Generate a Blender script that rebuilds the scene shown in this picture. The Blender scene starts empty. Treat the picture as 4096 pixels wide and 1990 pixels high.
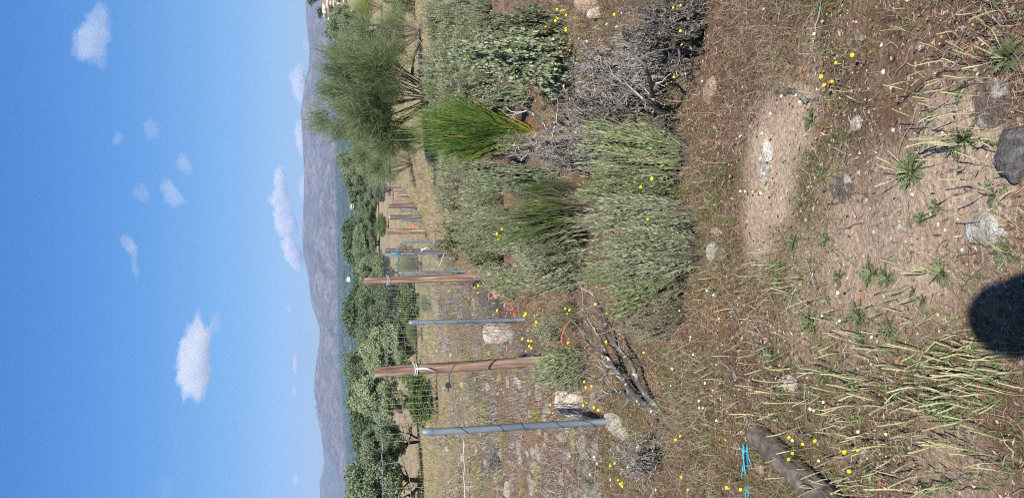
import bpy, math, random
import numpy as np
from mathutils import Vector, Matrix

random.seed(5)
rng = np.random.default_rng(11)
scene = bpy.context.scene
COL = scene.collection

# ------------------------------------------------------------------ noise and terrain
_tab = np.random.default_rng(3).random((64, 64))

def vnoise(x, y, s=1.0, o=0.0):
    x = np.asarray(x, float) / s + o + 1000.3
    y = np.asarray(y, float) / s + o * 1.7 + 1000.7
    xi = np.floor(x).astype(int); yi = np.floor(y).astype(int)
    fx = x - xi; fy = y - yi
    fx = fx * fx * (3 - 2 * fx); fy = fy * fy * (3 - 2 * fy)
    a = _tab[xi % 64, yi % 64]; b = _tab[(xi + 1) % 64, yi % 64]
    c = _tab[xi % 64, (yi + 1) % 64]; d = _tab[(xi + 1) % 64, (yi + 1) % 64]
    return (a * (1 - fx) + b * fx) * (1 - fy) + (c * (1 - fx) + d * fx) * fy - 0.5

def fbm(x, y, s, o=0.0, n=4):
    t = 0; a = 1.0
    for i in range(n):
        t = t + a * vnoise(x, y, s, o + i * 7.1); a *= .5; s *= .5
    return t

def sstep(a, b, x):
    t = np.clip((np.asarray(x, float) - a) / (b - a), 0, 1)
    return t * t * (3 - 2 * t)

def sp(x, k):
    return k * np.logaddexp(0, np.asarray(x, float) / k)

def ground_z(x, y):
    x = np.asarray(x, float); y = np.asarray(y, float)
    z = -.055 * sp(y - 3.5, 1.) * (1 - .45 * sstep(1., 5., x) * (1 - sstep(22, 60, y)))
    z = z + .035 * sp(y - 48, 6.) - .08 * sp(y - 135, 15.) + .1 * sp(y - 760, 60.)
    tl = 1 - .62 * sstep(-.10, -.30, x / np.maximum(np.abs(y), 1.))
    z = z + .0175 * tl * (sp(y - 1500, 200.) - sp(y - 5600, 200.))
    z = z + 44 * sstep(20, 150, x) * np.exp(-((y - 300) / 110) ** 2)
    r = np.hypot(x, y)
    z = z + .10 * vnoise(x, y, 1.7, 2) * sstep(1., 4., r) * (1 - sstep(20, 60, r))
    z = z + (.035 * vnoise(x, y, .45, 5) + .018 * vnoise(x, y, .16, 9) + .010 * vnoise(x, y, .07, 4)) * (1 - sstep(8, 20, r))
    z = z + .35 * vnoise(x, y, 9, 1) * sstep(20, 50, r) + 5 * vnoise(x, y, 160, 3) * sstep(250, 900, r)
    z = z + 1.5 * vnoise(x, y, 25, 6) * sstep(150, 300, r)
    return z

# ------------------------------------------------------------------ camera
F_PX = 3100.0
PITCH, ROLL = math.radians(12.7), math.radians(1.0)
CAM = np.array([0., 0., 1.6])
_R = np.array([1., 0, 0]); _U = np.array([0, math.sin(PITCH), math.cos(PITCH)]); _F = np.array([0, math.cos(PITCH), -math.sin(PITCH)])
RR = math.cos(ROLL) * _R - math.sin(ROLL) * _U
UU = math.sin(ROLL) * _R + math.cos(ROLL) * _U

def ray(X, Y):
    d = _F + (995 - Y) / F_PX * RR + (2048 - X) / F_PX * UU
    return d / d[1]            # unit step in forward distance

_T = np.geomspace(.6, 6000, 900)
def at(X, Y, h=0.0):
    """point of the terrain (raised by h) seen at a pixel of the photograph"""
    d = ray(X, Y)
    z = CAM[2] + d[2] * _T - ground_z(d[0] * _T, d[1] * _T) - h
    k = np.nonzero(z < 0)[0]
    if len(k) == 0:
        t = 3000.
    else:
        k = k[0]; a, b = (_T[k - 1] if k else .3), _T[k]
        for _ in range(24):
            m = (a + b) / 2
            if CAM[2] + d[2] * m - float(ground_z(d[0] * m, d[1] * m)) - h < 0: b = m
            else: a = m
        t = b
    return np.array([d[0] * t, d[1] * t, CAM[2] + d[2] * t - h])

def on_ground(Y, X, D):
    """point at forward distance D in the vertical plane of pixel column Y (X only fixes the tilt)"""
    d = ray(X, Y)
    return np.array([d[0] * D, D, float(ground_z(d[0] * D, D))])

def height_to(p, X, Y):
    """height above p that reaches image coordinate X"""
    d = ray(X, Y)
    return CAM[2] + d[2] * p[1] - p[2]

cam_d = bpy.data.cameras.new('camera'); cam = bpy.data.objects.new('camera', cam_d); COL.objects.link(cam)
m = Matrix(((-UU[0], RR[0], -_F[0], 0), (-UU[1], RR[1], -_F[1], 0), (-UU[2], RR[2], -_F[2], CAM[2]), (0, 0, 0, 1)))
cam.matrix_world = m
cam_d.sensor_fit = 'HORIZONTAL'; cam_d.sensor_width = 36; cam_d.lens = 36 * F_PX / 4096
cam_d.clip_start = .02; cam_d.clip_end = 90000
scene.camera = cam

# ------------------------------------------------------------------ sky, sun, view
SUN_EL, SUN_AZ = math.radians(44.5), math.radians(174)      # azimuth clockwise from +y
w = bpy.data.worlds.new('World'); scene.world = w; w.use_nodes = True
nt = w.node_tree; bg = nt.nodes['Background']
sky = nt.nodes.new('ShaderNodeTexSky'); sky.sky_type = 'NISHITA'; sky.sun_disc = False
sky.sun_elevation = SUN_EL; sky.sun_rotation = SUN_AZ; sky.altitude = 900
sky.air_density = 1.0; sky.dust_density = .1; sky.ozone_density = 3.0
hsv = nt.nodes.new('ShaderNodeHueSaturation'); hsv.inputs['Saturation'].default_value = 1.22
nt.links.new(sky.outputs[0], hsv.inputs['Color']); 
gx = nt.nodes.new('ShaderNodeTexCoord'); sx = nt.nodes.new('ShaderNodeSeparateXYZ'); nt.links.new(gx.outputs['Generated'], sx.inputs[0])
tint = nt.nodes.new('ShaderNodeValToRGB'); te = tint.color_ramp.elements          # deeper blue high in view, less glare at the horizon
for i, (pz, c) in enumerate([(0, (.42, .53, .70)), (.075, (.53, .66, .83)), (.16, (.64, .83, .95)), (.264, (.64, .96, 1.17)), (.36, (.64, 1, 1.35)), (.5, (.72, .92, 1.05))]):  # top stop lies above the view, added to make skylit shade less blue
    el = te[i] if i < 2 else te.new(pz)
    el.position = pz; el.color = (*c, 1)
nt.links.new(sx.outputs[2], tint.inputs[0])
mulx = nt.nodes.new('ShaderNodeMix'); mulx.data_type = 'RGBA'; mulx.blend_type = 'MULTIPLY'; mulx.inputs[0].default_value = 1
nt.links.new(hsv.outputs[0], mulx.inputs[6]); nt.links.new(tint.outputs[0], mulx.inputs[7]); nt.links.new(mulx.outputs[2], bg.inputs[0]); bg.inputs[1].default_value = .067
sd = bpy.data.lights.new('sun', 'SUN'); sd.energy = 5.0; sd.angle = math.radians(.53); sd.color = (1, .955, .88)
so = bpy.data.objects.new('sun', sd); COL.objects.link(so)
sdir = Vector((math.sin(SUN_AZ) * math.cos(SUN_EL), math.cos(SUN_AZ) * math.cos(SUN_EL), math.sin(SUN_EL)))
so.rotation_euler = sdir.to_track_quat('Z', 'Y').to_euler()
scene.view_settings.view_transform = 'Standard'; scene.view_settings.look = 'None'
scene.view_settings.exposure = .78; scene.view_settings.gamma = 1
scene.render.engine = 'CYCLES'
cy = scene.cycles
cy.max_bounces = 5; cy.diffuse_bounces = 3; cy.glossy_bounces = 2; cy.transparent_max_bounces = 8
cy.volume_bounces = 6; cy.use_denoising = False; cy.filter_width = 1.1; cy.caustics_reflective = False; cy.caustics_refractive = False

# ------------------------------------------------------------------ materials
def new_mat(name):
    m = bpy.data.materials.new(name); m.use_nodes = True
    nt = m.node_tree; nt.nodes.clear()
    out = nt.nodes.new('ShaderNodeOutputMaterial')
    return m, nt, out

def ramp_node(nt, cols, lo=0., hi=1.):
    r = nt.nodes.new('ShaderNodeValToRGB'); e = r.color_ramp.elements
    while len(e) > 1: e.remove(e[0])
    n = len(cols)
    for i, c in enumerate(cols):
        p, c = (c[3], c[:3]) if len(c) == 4 else (lo + (hi - lo) * i / max(1, n - 1), c)
        el = e[0] if i == 0 else e.new(p)
        el.position = p; el.color = (*c, 1)
    return r

def noise_node(nt, scale, detail=4, rough=.6, coord='Object', stretch=None):
    tc = nt.nodes.new('ShaderNodeTexCoord') if coord != 'World' else nt.nodes.new('ShaderNodeNewGeometry')
    src = tc.outputs[coord if coord != 'World' else 'Position']
    if stretch:
        mp = nt.nodes.new('ShaderNodeMapping'); mp.inputs['Scale'].default_value = stretch
        nt.links.new(src, mp.inputs[0]); src = mp.outputs[0]
    n = nt.nodes.new('ShaderNodeTexNoise'); n.inputs['Scale'].default_value = scale
    n.inputs['Detail'].default_value = detail; n.inputs['Roughness'].default_value = rough
    nt.links.new(src, n.inputs['Vector'])
    return n

def mathn(nt, op, a, b=None, clamp=False):
    n = nt.nodes.new('ShaderNodeMath'); n.operation = op; n.use_clamp = clamp
    for i, v in enumerate((a, b)):
        if v is None: continue
        if isinstance(v, (int, float)): n.inputs[i].default_value = v
        else: nt.links.new(v, n.inputs[i])
    return n.outputs[0]

def mixc(nt, f, a, b):
    n = nt.nodes.new('ShaderNodeMix'); n.data_type = 'RGBA'
    for s, v in ((n.inputs[0], f), (n.inputs[6], a), (n.inputs[7], b)):
        if isinstance(v, (int, float)): s.default_value = v
        elif isinstance(v, tuple): s.default_value = (*v, 1)
        else: nt.links.new(v, s)
    return n.outputs[2]

def leaf_mat(name, cols, trans=.2, rough=.6, noise=0, obj_var=.15):
    """foliage, stems, straw: colour picked per mesh island"""
    m, nt, out = new_mat(name)
    g = nt.nodes.new('ShaderNodeNewGeometry'); fac = g.outputs['Random Per Island']
    if noise:
        n = noise_node(nt, noise, 2)
        a = mathn(nt, 'MULTIPLY', fac, .6); b = mathn(nt, 'MULTIPLY', mathn(nt, 'SUBTRACT', n.outputs[0], .3), 1.0)
        fac = mathn(nt, 'ADD', a, b, True)
    r = ramp_node(nt, cols); nt.links.new(fac, r.inputs[0])
    oi = nt.nodes.new('ShaderNodeObjectInfo')
    hs = nt.nodes.new('ShaderNodeHueSaturation'); nt.links.new(r.outputs[0], hs.inputs['Color'])
    v = mathn(nt, 'ADD', mathn(nt, 'MULTIPLY', oi.outputs['Random'], 2 * obj_var), 1 - obj_var)
    nt.links.new(v, hs.inputs['Value'])
    p = nt.nodes.new('ShaderNodeBsdfPrincipled'); nt.links.new(hs.outputs[0], p.inputs['Base Color'])
    p.inputs['Roughness'].default_value = rough; p.inputs['Specular IOR Level'].default_value = .25
    if trans:
        t = nt.nodes.new('ShaderNodeBsdfTranslucent'); nt.links.new(hs.outputs[0], t.inputs[0])
        mx = nt.nodes.new('ShaderNodeMixShader'); mx.inputs[0].default_value = trans
        nt.links.new(p.outputs[0], mx.inputs[1]); nt.links.new(t.outputs[0], mx.inputs[2])
        nt.links.new(mx.outputs[0], out.inputs[0])
    else:
        nt.links.new(p.outputs[0], out.inputs[0])
    return m

def solid_mat(name, cols, scale=8, rough=.85, bump=.3, bscale=None, stretch=None, spec=.2, metal=0, spots=None, detail=6, bdist=.01):
    """rock, bark, wood, metal: noise coloured with bump; spots=(colour, scale, lo, hi)"""
    m, nt, out = new_mat(name)
    n = noise_node(nt, scale, detail, .65, stretch=stretch)
    r = ramp_node(nt, cols, .33, .68); nt.links.new(n.outputs[0], r.inputs[0])
    c = r.outputs[0]
    if spots:
        n2 = noise_node(nt, spots[1], 5, .7)
        mr = nt.nodes.new('ShaderNodeMapRange'); nt.links.new(n2.outputs[0], mr.inputs[0])
        mr.inputs[1].default_value = spots[2]; mr.inputs[2].default_value = spots[3]
        c = mixc(nt, mr.outputs[0], c, spots[0])
    p = nt.nodes.new('ShaderNodeBsdfPrincipled'); nt.links.new(c, p.inputs['Base Color'])
    p.inputs['Roughness'].default_value = rough; p.inputs['Specular IOR Level'].default_value = spec
    p.inputs['Metallic'].default_value = metal
    if bump:
        nb = noise_node(nt, bscale or scale * 3, 6, .65, stretch=stretch)
        b = nt.nodes.new('ShaderNodeBump'); b.inputs['Strength'].default_value = bump; b.inputs['Distance'].default_value = bdist
        nt.links.new(nb.outputs[0], b.inputs['Height']); nt.links.new(b.outputs[0], p.inputs['Normal'])
    nt.links.new(p.outputs[0], out.inputs[0])
    return m

M = {}
M['lav'] = leaf_mat('sage_leaf', [(.085, .13, .05), (.19, .25, .11), (.30, .365, .18), (.43, .47, .27)])
M['lav_grey'] = leaf_mat('grey_sage_leaf', [(.11, .135, .075), (.21, .25, .14), (.32, .355, .215), (.46, .48, .32)])
M['lav_dry'] = leaf_mat('dry_sage_leaf', [(0.121, 0.095, 0.068), (0.216, 0.203, 0.121), (0.297, 0.297, 0.162), (0.405, 0.365, 0.230)])
M['stem_grey'] = leaf_mat('woody_stem', [(0.065, 0.055, 0.046), (0.156, 0.130, 0.104), (0.260, 0.221, 0.182)], 0, .8)
M['head_dry'] = leaf_mat('dry_flower_head', [(.20, .12, .06), (.34, .22, .11), (.40, .30, .16)], .1)
M['broom'] = leaf_mat('broom_twig', [(.025, .058, .012), (.055, .115, .02), (.095, .165, .034), (.20, .225, .07)], .15)
M['broom_dark'] = leaf_mat('dark_broom_twig', [(.03, .05, .012), (.06, .09, .02), (.10, .13, .04)], .1)
M['broom_yellow'] = leaf_mat('yellow_twig', [(.26, .21, .02), (.36, .30, .04), (.2, .2, .04)], .15)
M['retama'] = leaf_mat('retama_twig', [(.09, .125, .05), (.155, .20, .09), (.22, .275, .135), (.31, .36, .20)], .15, noise=.7)
M['retama_green'] = leaf_mat('green_retama_twig', [(0.120, 0.168, 0.036), (0.192, 0.252, 0.060), (0.264, 0.312, 0.096)], .15)
M['retama_bark'] = leaf_mat('retama_bark', [(.06, .05, .04), (.12, .10, .08), (.19, .16, .125)], 0, .85)
M['cistus'] = leaf_mat('pale_round_leaf', [(.085, .115, .055), (.16, .195, .105), (.24, .265, .165), (.33, .345, .235)], .15)
M['cistus_dark'] = leaf_mat('dark_leaf', [(.045, .065, .02), (.09, .115, .045), (.15, .17, .08)], .15)
M['oak'] = leaf_mat('oak_leaf', [(0.073, 0.109, 0.059), (0.125, 0.168, 0.095), (0.191, 0.234, 0.139), (0.293, 0.330, 0.205)], .12, noise=.5)
M['oak_far'] = leaf_mat('far_oak_leaf', [(.05, .08, .04), (.08, .12, .055), (.115, .155, .075)], .1)
M['oak_light'] = leaf_mat('light_oak_leaf', [(0.127, 0.168, 0.084), (0.210, 0.260, 0.140), (0.294, 0.337, 0.197), (0.378, 0.407, 0.253)], .12, noise=.5)
M['forest'] = leaf_mat('forest_leaf', [(.025, .045, .02), (.045, .07, .03), (.065, .09, .04)], 0)
M['bush_green'] = leaf_mat('fresh_leaf', [(.06, .11, .025), (.10, .165, .04), (.15, .21, .07)], .2)
M['bark'] = solid_mat('bark', [(.03, .025, .02), (.08, .065, .05), (.14, .12, .1)], 6, .9, .6)
M['dead'] = solid_mat('dead_wood', [(.05, .045, .042), (.12, .11, .10), (.2, .185, .17), (.28, .26, .24)], 14, .9, .5, spots=((.55, .56, .5), 22, .58, .64))
M['dead_dark'] = solid_mat('dark_dead_wood', [(.03, .026, .024), (.085, .075, .07), (.16, .145, .135)], 14, .9, .5, spots=((.4, .4, .37), 30, .66, .72))
M['twig'] = leaf_mat('grey_twig', [(0.088, 0.075, 0.069), (0.188, 0.169, 0.150), (0.288, 0.263, 0.237), (0.413, 0.388, 0.350)], 0, .9)
M['lichen'] = solid_mat('lichened_bark', [(.035, .03, .028), (.09, .08, .075), (.16, .145, .135)], 30, .9, .8, spots=((.5, .51, .47), 34, .57, .62))
M['straw'] = leaf_mat('straw', [(.12, .085, .06), (.25, .18, .12), (.40, .31, .21), (.56, .48, .36), (.3, .27, .25)], .2, .7)
M['rust'] = leaf_mat('rusty_grass', [(.06, .036, .024), (.16, .09, .056), (.25, .15, .095), (.36, .26, .18), (.52, .43, .32)], .2, .7)
M['meadow'] = leaf_mat('meadow_grass', [(.18, .145, .075), (.30, .25, .13), (.43, .36, .21), (.33, .31, .13)], .2, .7)
M['tuft'] = leaf_mat('yellow_green_herb', [(.22, .22, .05), (.32, .32, .08), (.42, .40, .14)], .2)
M['green'] = leaf_mat('green_blade', [(.07, .12, .03), (.13, .20, .05), (.20, .27, .08)], .2)
M['chip'] = leaf_mat('litter', [(.04, .026, .02), (.09, .058, .04), (.17, .115, .08), (.27, .20, .15), (.48, .41, .33)], 0, .85)
M['leafbrown'] = leaf_mat('dead_leaf', [(.22, .09, .035), (.33, .16, .07), (.2, .12, .08), (.28, .27, .27)], .1, .7)
M['pebble'] = leaf_mat('pebble', [(.16, .12, .10), (.30, .23, .18), (.44, .37, .31), (.6, .55, .48)], 0, .9)
M['rosette'] = leaf_mat('plantain_leaf', [(.06, .09, .04), (.10, .14, .06), (.155, .19, .09), (.24, .24, .13)], .2)
M['spike'] = leaf_mat('seed_spike', [(.22, .24, .10), (.34, .345, .16), (.46, .43, .25), (.44, .36, .22)], .15)
M['petal'] = leaf_mat('yellow_petal', [(.75, .55, .005), (.85, .68, .01)], .15, obj_var=.05)
M['petal_pale'] = leaf_mat('pale_petal', [(.78, .77, .42), (.82, .82, .60)], .15, obj_var=.05)
M['petal_pink'] = leaf_mat('pink_petal', [(.6, .2, .5), (.7, .35, .62)], .15, obj_var=.05)
M['fl_stem'] = leaf_mat('flower_stem', [(.12, .15, .05), (.2, .22, .1)], .1)
M['granite'] = solid_mat('granite', [(.24, .21, .18), (.40, .36, .31), (.54, .49, .43)], 40, .95, 1.0, 90, bdist=.02, spots=((.60, .58, .52), 16, .50, .60))
M['pale_rock'] = solid_mat('pale_rock', [(.28, .22, .17), (.52, .45, .375), (.68, .62, .545)], 30, .95, 1.0, 80, bdist=.02)
M['dark_rock'] = solid_mat('dark_rock', [(.06, .056, .055), (.12, .112, .11), (.22, .205, .20)], 45, .95, 1.0, 90, bdist=.02)
M['soil_rock'] = solid_mat('soiled_rock', [(.10, .075, .06), (.17, .13, .105), (.25, .2, .165)], 34, .95, 1.0, 90, bdist=.02, spots=((.5, .47, .44), 14, .54, .64))
M['pink_rock'] = solid_mat('pinkish_rock', [(.26, .17, .12), (.40, .28, .2), (.5, .38, .29)], 34, .95, 1.0, 80, bdist=.02)
M['steel'] = solid_mat('galvanised_steel', [(.11, .135, .16), (.17, .20, .235), (.25, .285, .32)], 16, .5, .06, 40, stretch=(1, 1, .15), spec=.5, metal=.25)
M['wood'] = solid_mat('weathered_wood', [(.05, .03, .022), (.16, .098, .07), (.27, .18, .135), (.43, .34, .275)], 38, .85, .8, 60, stretch=(1, 1, .05))
M['wood_grey'] = solid_mat('grey_weathered_wood', [(.06, .045, .04), (.13, .10, .085), (.24, .20, .175)], 38, .85, .8, 60, stretch=(1, 1, .05))
M['logwood'] = solid_mat('dark_log_wood', [(.04, .03, .025), (.11, .085, .072), (.22, .18, .155)], 60, .9, 1.0, 90, stretch=(.35, .35, .9))
M['wire'] = solid_mat('wire', [(.22, .215, .21), (.42, .41, .40)], 20, .5, 0, metal=.4, spec=.5)
M['dark_wire'] = solid_mat('dark_wire', [(.06, .06, .065), (.11, .11, .115)], 20, .5, 0, metal=.4)
M['cable'] = solid_mat('pale_cable', [(.45, .45, .46), (.6, .6, .6)], 20, .5, 0, metal=.2)
M['orange'] = leaf_mat('orange_twine', [(.60, .13, .06), (.66, .24, .14)], .1)
M['blue'] = leaf_mat('blue_twine', [(.02, .28, .50), (.05, .42, .62)], .1)
M['strap'] = leaf_mat('pale_strap', [(.40, .48, .50), (.5, .58, .6)], .1)
M['black'] = solid_mat('black_plastic', [(.02, .02, .022), (.04, .04, .042)], 20, .4, 0, spec=.5)
M['plaster'] = solid_mat('white_wall', [(.62, .58, .52), (.75, .72, .66)], 2, .9, 0)
M['tile'] = solid_mat('roof_tile', [(.3, .14, .08), (.42, .22, .13)], 2, .9, 0)
M['window'] = solid_mat('dark_window', [(.03, .035, .04), (.06, .06, .07)], 2, .3, 0)

# ------------------------------------------------------------------ mesh helpers
KIDS = {}
class MB:
    def __init__(s): s.v = []; s.f = []; s.mi = []; s.n = 0; s.sm = []
    def add(s, V, Fq, smooth=False, mi=0):
        V = np.asarray(V, np.float32).reshape(-1, 3)
        s.v.append(V); s.f.append(np.asarray(Fq, np.int64) + s.n); s.n += len(V)
        s.sm.append(smooth); s.mi.append(mi)
        return s
    def build(s, name, mats, parent=None, loc=None):
        me = bpy.data.meshes.new(name)
        V = np.concatenate(s.v)
        me.vertices.add(len(V)); me.vertices.foreach_set('co', V.ravel())
        li = np.concatenate([f.ravel() for f in s.f])
        lt = np.concatenate([np.full(len(f), f.shape[1]) for f in s.f])
        ls = np.concatenate([[0], np.cumsum(lt)[:-1]])
        me.loops.add(len(li)); me.loops.foreach_set('vertex_index', li.astype(np.int32))
        me.polygons.add(len(lt)); me.polygons.foreach_set('loop_start', ls.astype(np.int32))
        me.polygons.foreach_set('use_smooth', np.concatenate([np.full(len(f), a) for f, a in zip(s.f, s.sm)]))
        if not isinstance(mats, (list, tuple)): mats = [mats]
        for mm in mats: me.materials.append(mm)
        me.polygons.foreach_set('material_index', np.concatenate([np.full(len(f), a, np.int32) for f, a in zip(s.f, s.mi)]))
        me.update(calc_edges=True); me.validate()
        o = bpy.data.objects.new(name, me); COL.objects.link(o)
        if parent is not None: o.parent = parent; KIDS.setdefault(parent.name, []).append(o)
        if loc is not None: o.location = loc
        return o

def norm(v):
    return v / (np.linalg.norm(v, axis=-1, keepdims=True) + 1e-9)

def strips(P, W, S):
    P = np.asarray(P, float); N, K, _ = P.shape
    W = np.broadcast_to(np.asarray(W, float), (N, K))
    d = norm(S)[:, None, :] * W[:, :, None]
    V = np.stack([P - d, P + d], 2).reshape(-1, 3)
    b = (np.arange(N)[:, None] * K + np.arange(K - 1)[None]) * 2
    Fq = np.stack([b, b + 1, b + 3, b + 2], -1).reshape(-1, 4)
    return V, Fq

def tubes(P, R, n=5, cap=False):
    P = np.asarray(P, float); N, K, _ = P.shape
    R = np.broadcast_to(np.asarray(R, float), (N, K))
    T = norm(np.gradient(P, axis=1))
    ref = np.where(np.abs(T[:, :1, 2:3]) < .9, np.array([0, 0, 1.]), np.array([1., 0, 0]))
    A = norm(np.cross(T, np.broadcast_to(ref, T.shape))); B = np.cross(T, A)
    th = np.arange(n) / n * 2 * np.pi
    V = P[:, :, None] + R[:, :, None, None] * (A[:, :, None] * np.cos(th)[:, None] + B[:, :, None] * np.sin(th)[:, None])
    V = V.reshape(-1, 3)
    i = (np.arange(N)[:, None, None] * K + np.arange(K - 1)[None, :, None]) * n
    j = np.arange(n)[None, None]; j2 = (j + 1) % n
    Fq = np.stack([i + j, i + j2, i + n + j2, i + n + j], -1).reshape(-1, 4)
    return V, Fq

def rhombi(C, D, Nn, L, Wd, fold=.0):
    """leaf quads: base C, direction D, normal Nn"""
    D = norm(D); S = norm(np.cross(D, Nn)); N2 = np.cross(S, D)
    L = np.broadcast_to(np.asarray(L, float), len(C))[:, None]; Wd = np.broadcast_to(np.asarray(Wd, float), len(C))[:, None]
    mid = C + D * L * .5 + N2 * L * fold
    V = np.stack([C, mid - S * Wd, C + D * L, mid + S * Wd], 1).reshape(-1, 3)
    Fq = np.arange(len(C) * 4).reshape(-1, 4)
    return V, Fq

def discs(C, Nn, R, k=6, cup=0.0):
    Nn = norm(Nn); ref = np.where(np.abs(Nn[:, 2:3]) < .9, np.array([0, 0, 1.]), np.array([1., 0, 0]))
    A = norm(np.cross(Nn, ref)); B = np.cross(Nn, A)
    R = np.broadcast_to(np.asarray(R, float), len(C))
    th = np.arange(k) / k * 2 * np.pi
    V = C[:, None] + R[:, None, None] * (A[:, None] * np.cos(th)[:, None] + B[:, None] * np.sin(th)[:, None]) + cup * R[:, None, None] * Nn[:, None]
    return V.reshape(-1, 3), np.arange(len(C) * k).reshape(-1, k)

def rdir(n, r=rng):
    return norm(r.normal(size=(n, 3)))

_ico = {}
def ico(sub):
    if sub not in _ico:
        import bmesh
        bm = bmesh.new(); bmesh.ops.create_icosphere(bm, subdivisions=sub, radius=1)
        V = np.array([v.co[:] for v in bm.verts]); Fq = np.array([[v.index for v in f.verts] for f in bm.faces]); bm.free()
        _ico[sub] = (V, Fq)
    return _ico[sub]

def n3(V, s, o):
    x, y, z = V[:, 0], V[:, 1], V[:, 2]
    return (vnoise(x + z * .37, y + o, s, o) + vnoise(y + x * .31, z - o, s, o + 3) + vnoise(z + y * .41, x + 2 * o, s, o + 5)) / 1.5

def rock_mesh(o, sub=5, cut=(.55, .9), rough=1.0):
    V, Fq = ico(sub); V = V.copy()
    if cut[0] < .45: V = np.sign(V) * np.abs(V) ** .5 * .78            # blocky
    r = np.random.default_rng(o)
    for _ in range(int(7 + 4 * rough)):                     # broken faces
        d = norm(r.normal(size=3)); c = r.uniform(*cut)
        h = V @ d; V = V - np.where(h > c, h - c, 0)[:, None] * d * .92
    V = V * (1 + (.16 * n3(V, .9, o) + .10 * n3(V, .4, o + 2) + .08 * n3(V, .2, o + 4) + .055 * n3(V, .1, o + 6) + .03 * n3(V, .05, o + 8)) * rough)[:, None]
    return V, Fq

def wander(start, direction, length, K, amp, r, up=0.0):
    """wobbling polyline"""
    P = [np.array(start, float)]; d = norm(np.array(direction, float))
    for i in range(K - 1):
        d = norm(d + r.normal(size=3) * amp + np.array([0, 0, up]))
        P.append(P[-1] + d * length / (K - 1))
    return np.array(P), d

def grow(start, direction, length, rad, lv, r, amp=.18, kids=(3, 5), spread=.7, up=.03, shrink=.62, K=6, out=None, depth=0):
    """recursive branching: list of (points, radii, depth)"""
    if out is None: out = []
    P, d = wander(start, direction, length, K, amp, r, up)
    R = np.linspace(rad, rad * (.5 if lv else .25), K)
    out.append((P, R, depth))
    if lv:
        for _ in range(r.integers(*kids)):
            k = r.integers(max(1, K // 3), K); t = norm(P[min(k, K - 1)] - P[k - 1])
            grow(P[k], norm(t + r.normal(size=3) * spread), length * shrink * r.uniform(.7, 1.2), R[k] * .7, lv - 1, r, amp, kids, spread, up, shrink, K, out, depth + 1)
    return out

def tube_list(mb, br, n=5, smooth=True, mi=0):
    if br: 
        V, Fq = tubes(np.array([b[0] for b in br]), np.array([b[1] for b in br]), n); mb.add(V, Fq, smooth, mi)

# ------------------------------------------------------------------ tagging
def tag(o, label=None, cat=None, group=None, kind=None):
    for k, v in (('label', label), ('category', cat), ('group', group), ('kind', kind)):
        if v: o[k] = v
    return o

def empty(name, loc=(0, 0, 0), rz=0):
    o = bpy.data.objects.new(name, None); COL.objects.link(o); o.location = loc; o.rotation_euler.z = rz
    o.empty_display_size = .1
    return o

def copy_tree(o, parent=None):
    c = o.copy(); COL.objects.link(c); c.parent = parent
    if parent is not None: KIDS.setdefault(parent.name, []).append(c)
    for ch in KIDS.get(o.name, []): copy_tree(ch, c)
    return c

PROTO = {}
USED = set()
def place(kind, loc, scale=(1, 1, 1), rz=0, tilt=(0, 0)):
    """first call moves the prototype, later calls copy it with its parts"""
    src = PROTO[kind]
    if kind in USED:
        o = copy_tree(src)
        for k in ('label', 'group'):
            if k in o: del o[k]
    else:
        o = src; USED.add(kind)
    o.location = tuple(float(v) for v in loc); o.scale = tuple(float(v) for v in scale)
    o.rotation_euler = (tilt[0], tilt[1], rz)
    return o

# ------------------------------------------------------------------ ground sheet (one sheet from the feet to beyond the mountains)
def build_ground():
    th = np.concatenate([np.linspace(-180, -48, 45)[:-1], np.linspace(-48, -22, 60)[:-1], np.linspace(-22, 22, 300), np.linspace(22, 48, 60)[1:], np.linspace(48, 180, 45)[1:-1]])
    r = np.geomspace(.25, 11500, 760)
    a = np.radians(th)
    X = r[:, None] * np.sin(a); Y = r[:, None] * np.cos(a)
    Z = ground_z(X, Y)
    nr, na = X.shape
    V = np.stack([X, Y, Z], -1).reshape(-1, 3)
    V = np.concatenate([V, [[0, 0, float(ground_z(0, 0))]]])
    i = np.arange(nr - 1)[:, None] * na; j = np.arange(na)[None]; j2 = (j + 1) % na
    Fq = np.stack([i + j, i + j2, i + na + j2, i + na + j], -1).reshape(-1, 4)
    jj = np.arange(na)
    Ft = np.stack([np.full(na, nr * na), (jj + 1) % na, jj], -1)
    mb = MB(); mb.add(V, Fq, True); mb.f.append(Ft); mb.sm.append(True); mb.mi.append(0)
    o = mb.build('ground', M['ground'])
    me = o.data
    x, y = V[:, 0], V[:, 1]; rr = np.hypot(x, y)
    wob = fbm(x, y, .5, 3) * .35
    sand = np.zeros(len(V))
    for (PX, PY, rx, ry, a) in SANDS:
        p = at(PX, PY)
        d = np.hypot((x - p[0]) / rx, (y - p[1]) / ry) + wob
        sand = np.maximum(sand, a * (1 - sstep(.45, 1.2, d)))
    field = sstep(7, 14, y + 1.5 * (x < -.6) * sstep(-.5, -1.5, x) * 2) + 0 * x
    beyond = (x < np.interp(y, [3, 4.9, 8, 13, 17, 28, 52], [-6, -1.15, -.75, -.35, -.1, 1.5, 4.6])) & (y > 4.7)
    field = np.maximum(field, beyond * .8)
    wood = sstep(350, 900, rr)
    for nm, arr in (('far_field', np.maximum(sstep(11, 22, y), sstep(.5, 2., x))), ('sand', sand), ('field', field), ('wood', wood)):
        at_ = me.attributes.new(nm, 'FLOAT', 'POINT'); at_.data.foreach_set('value', arr.astype(np.float32))
    tag(o, kind='structure')
    return o

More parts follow.
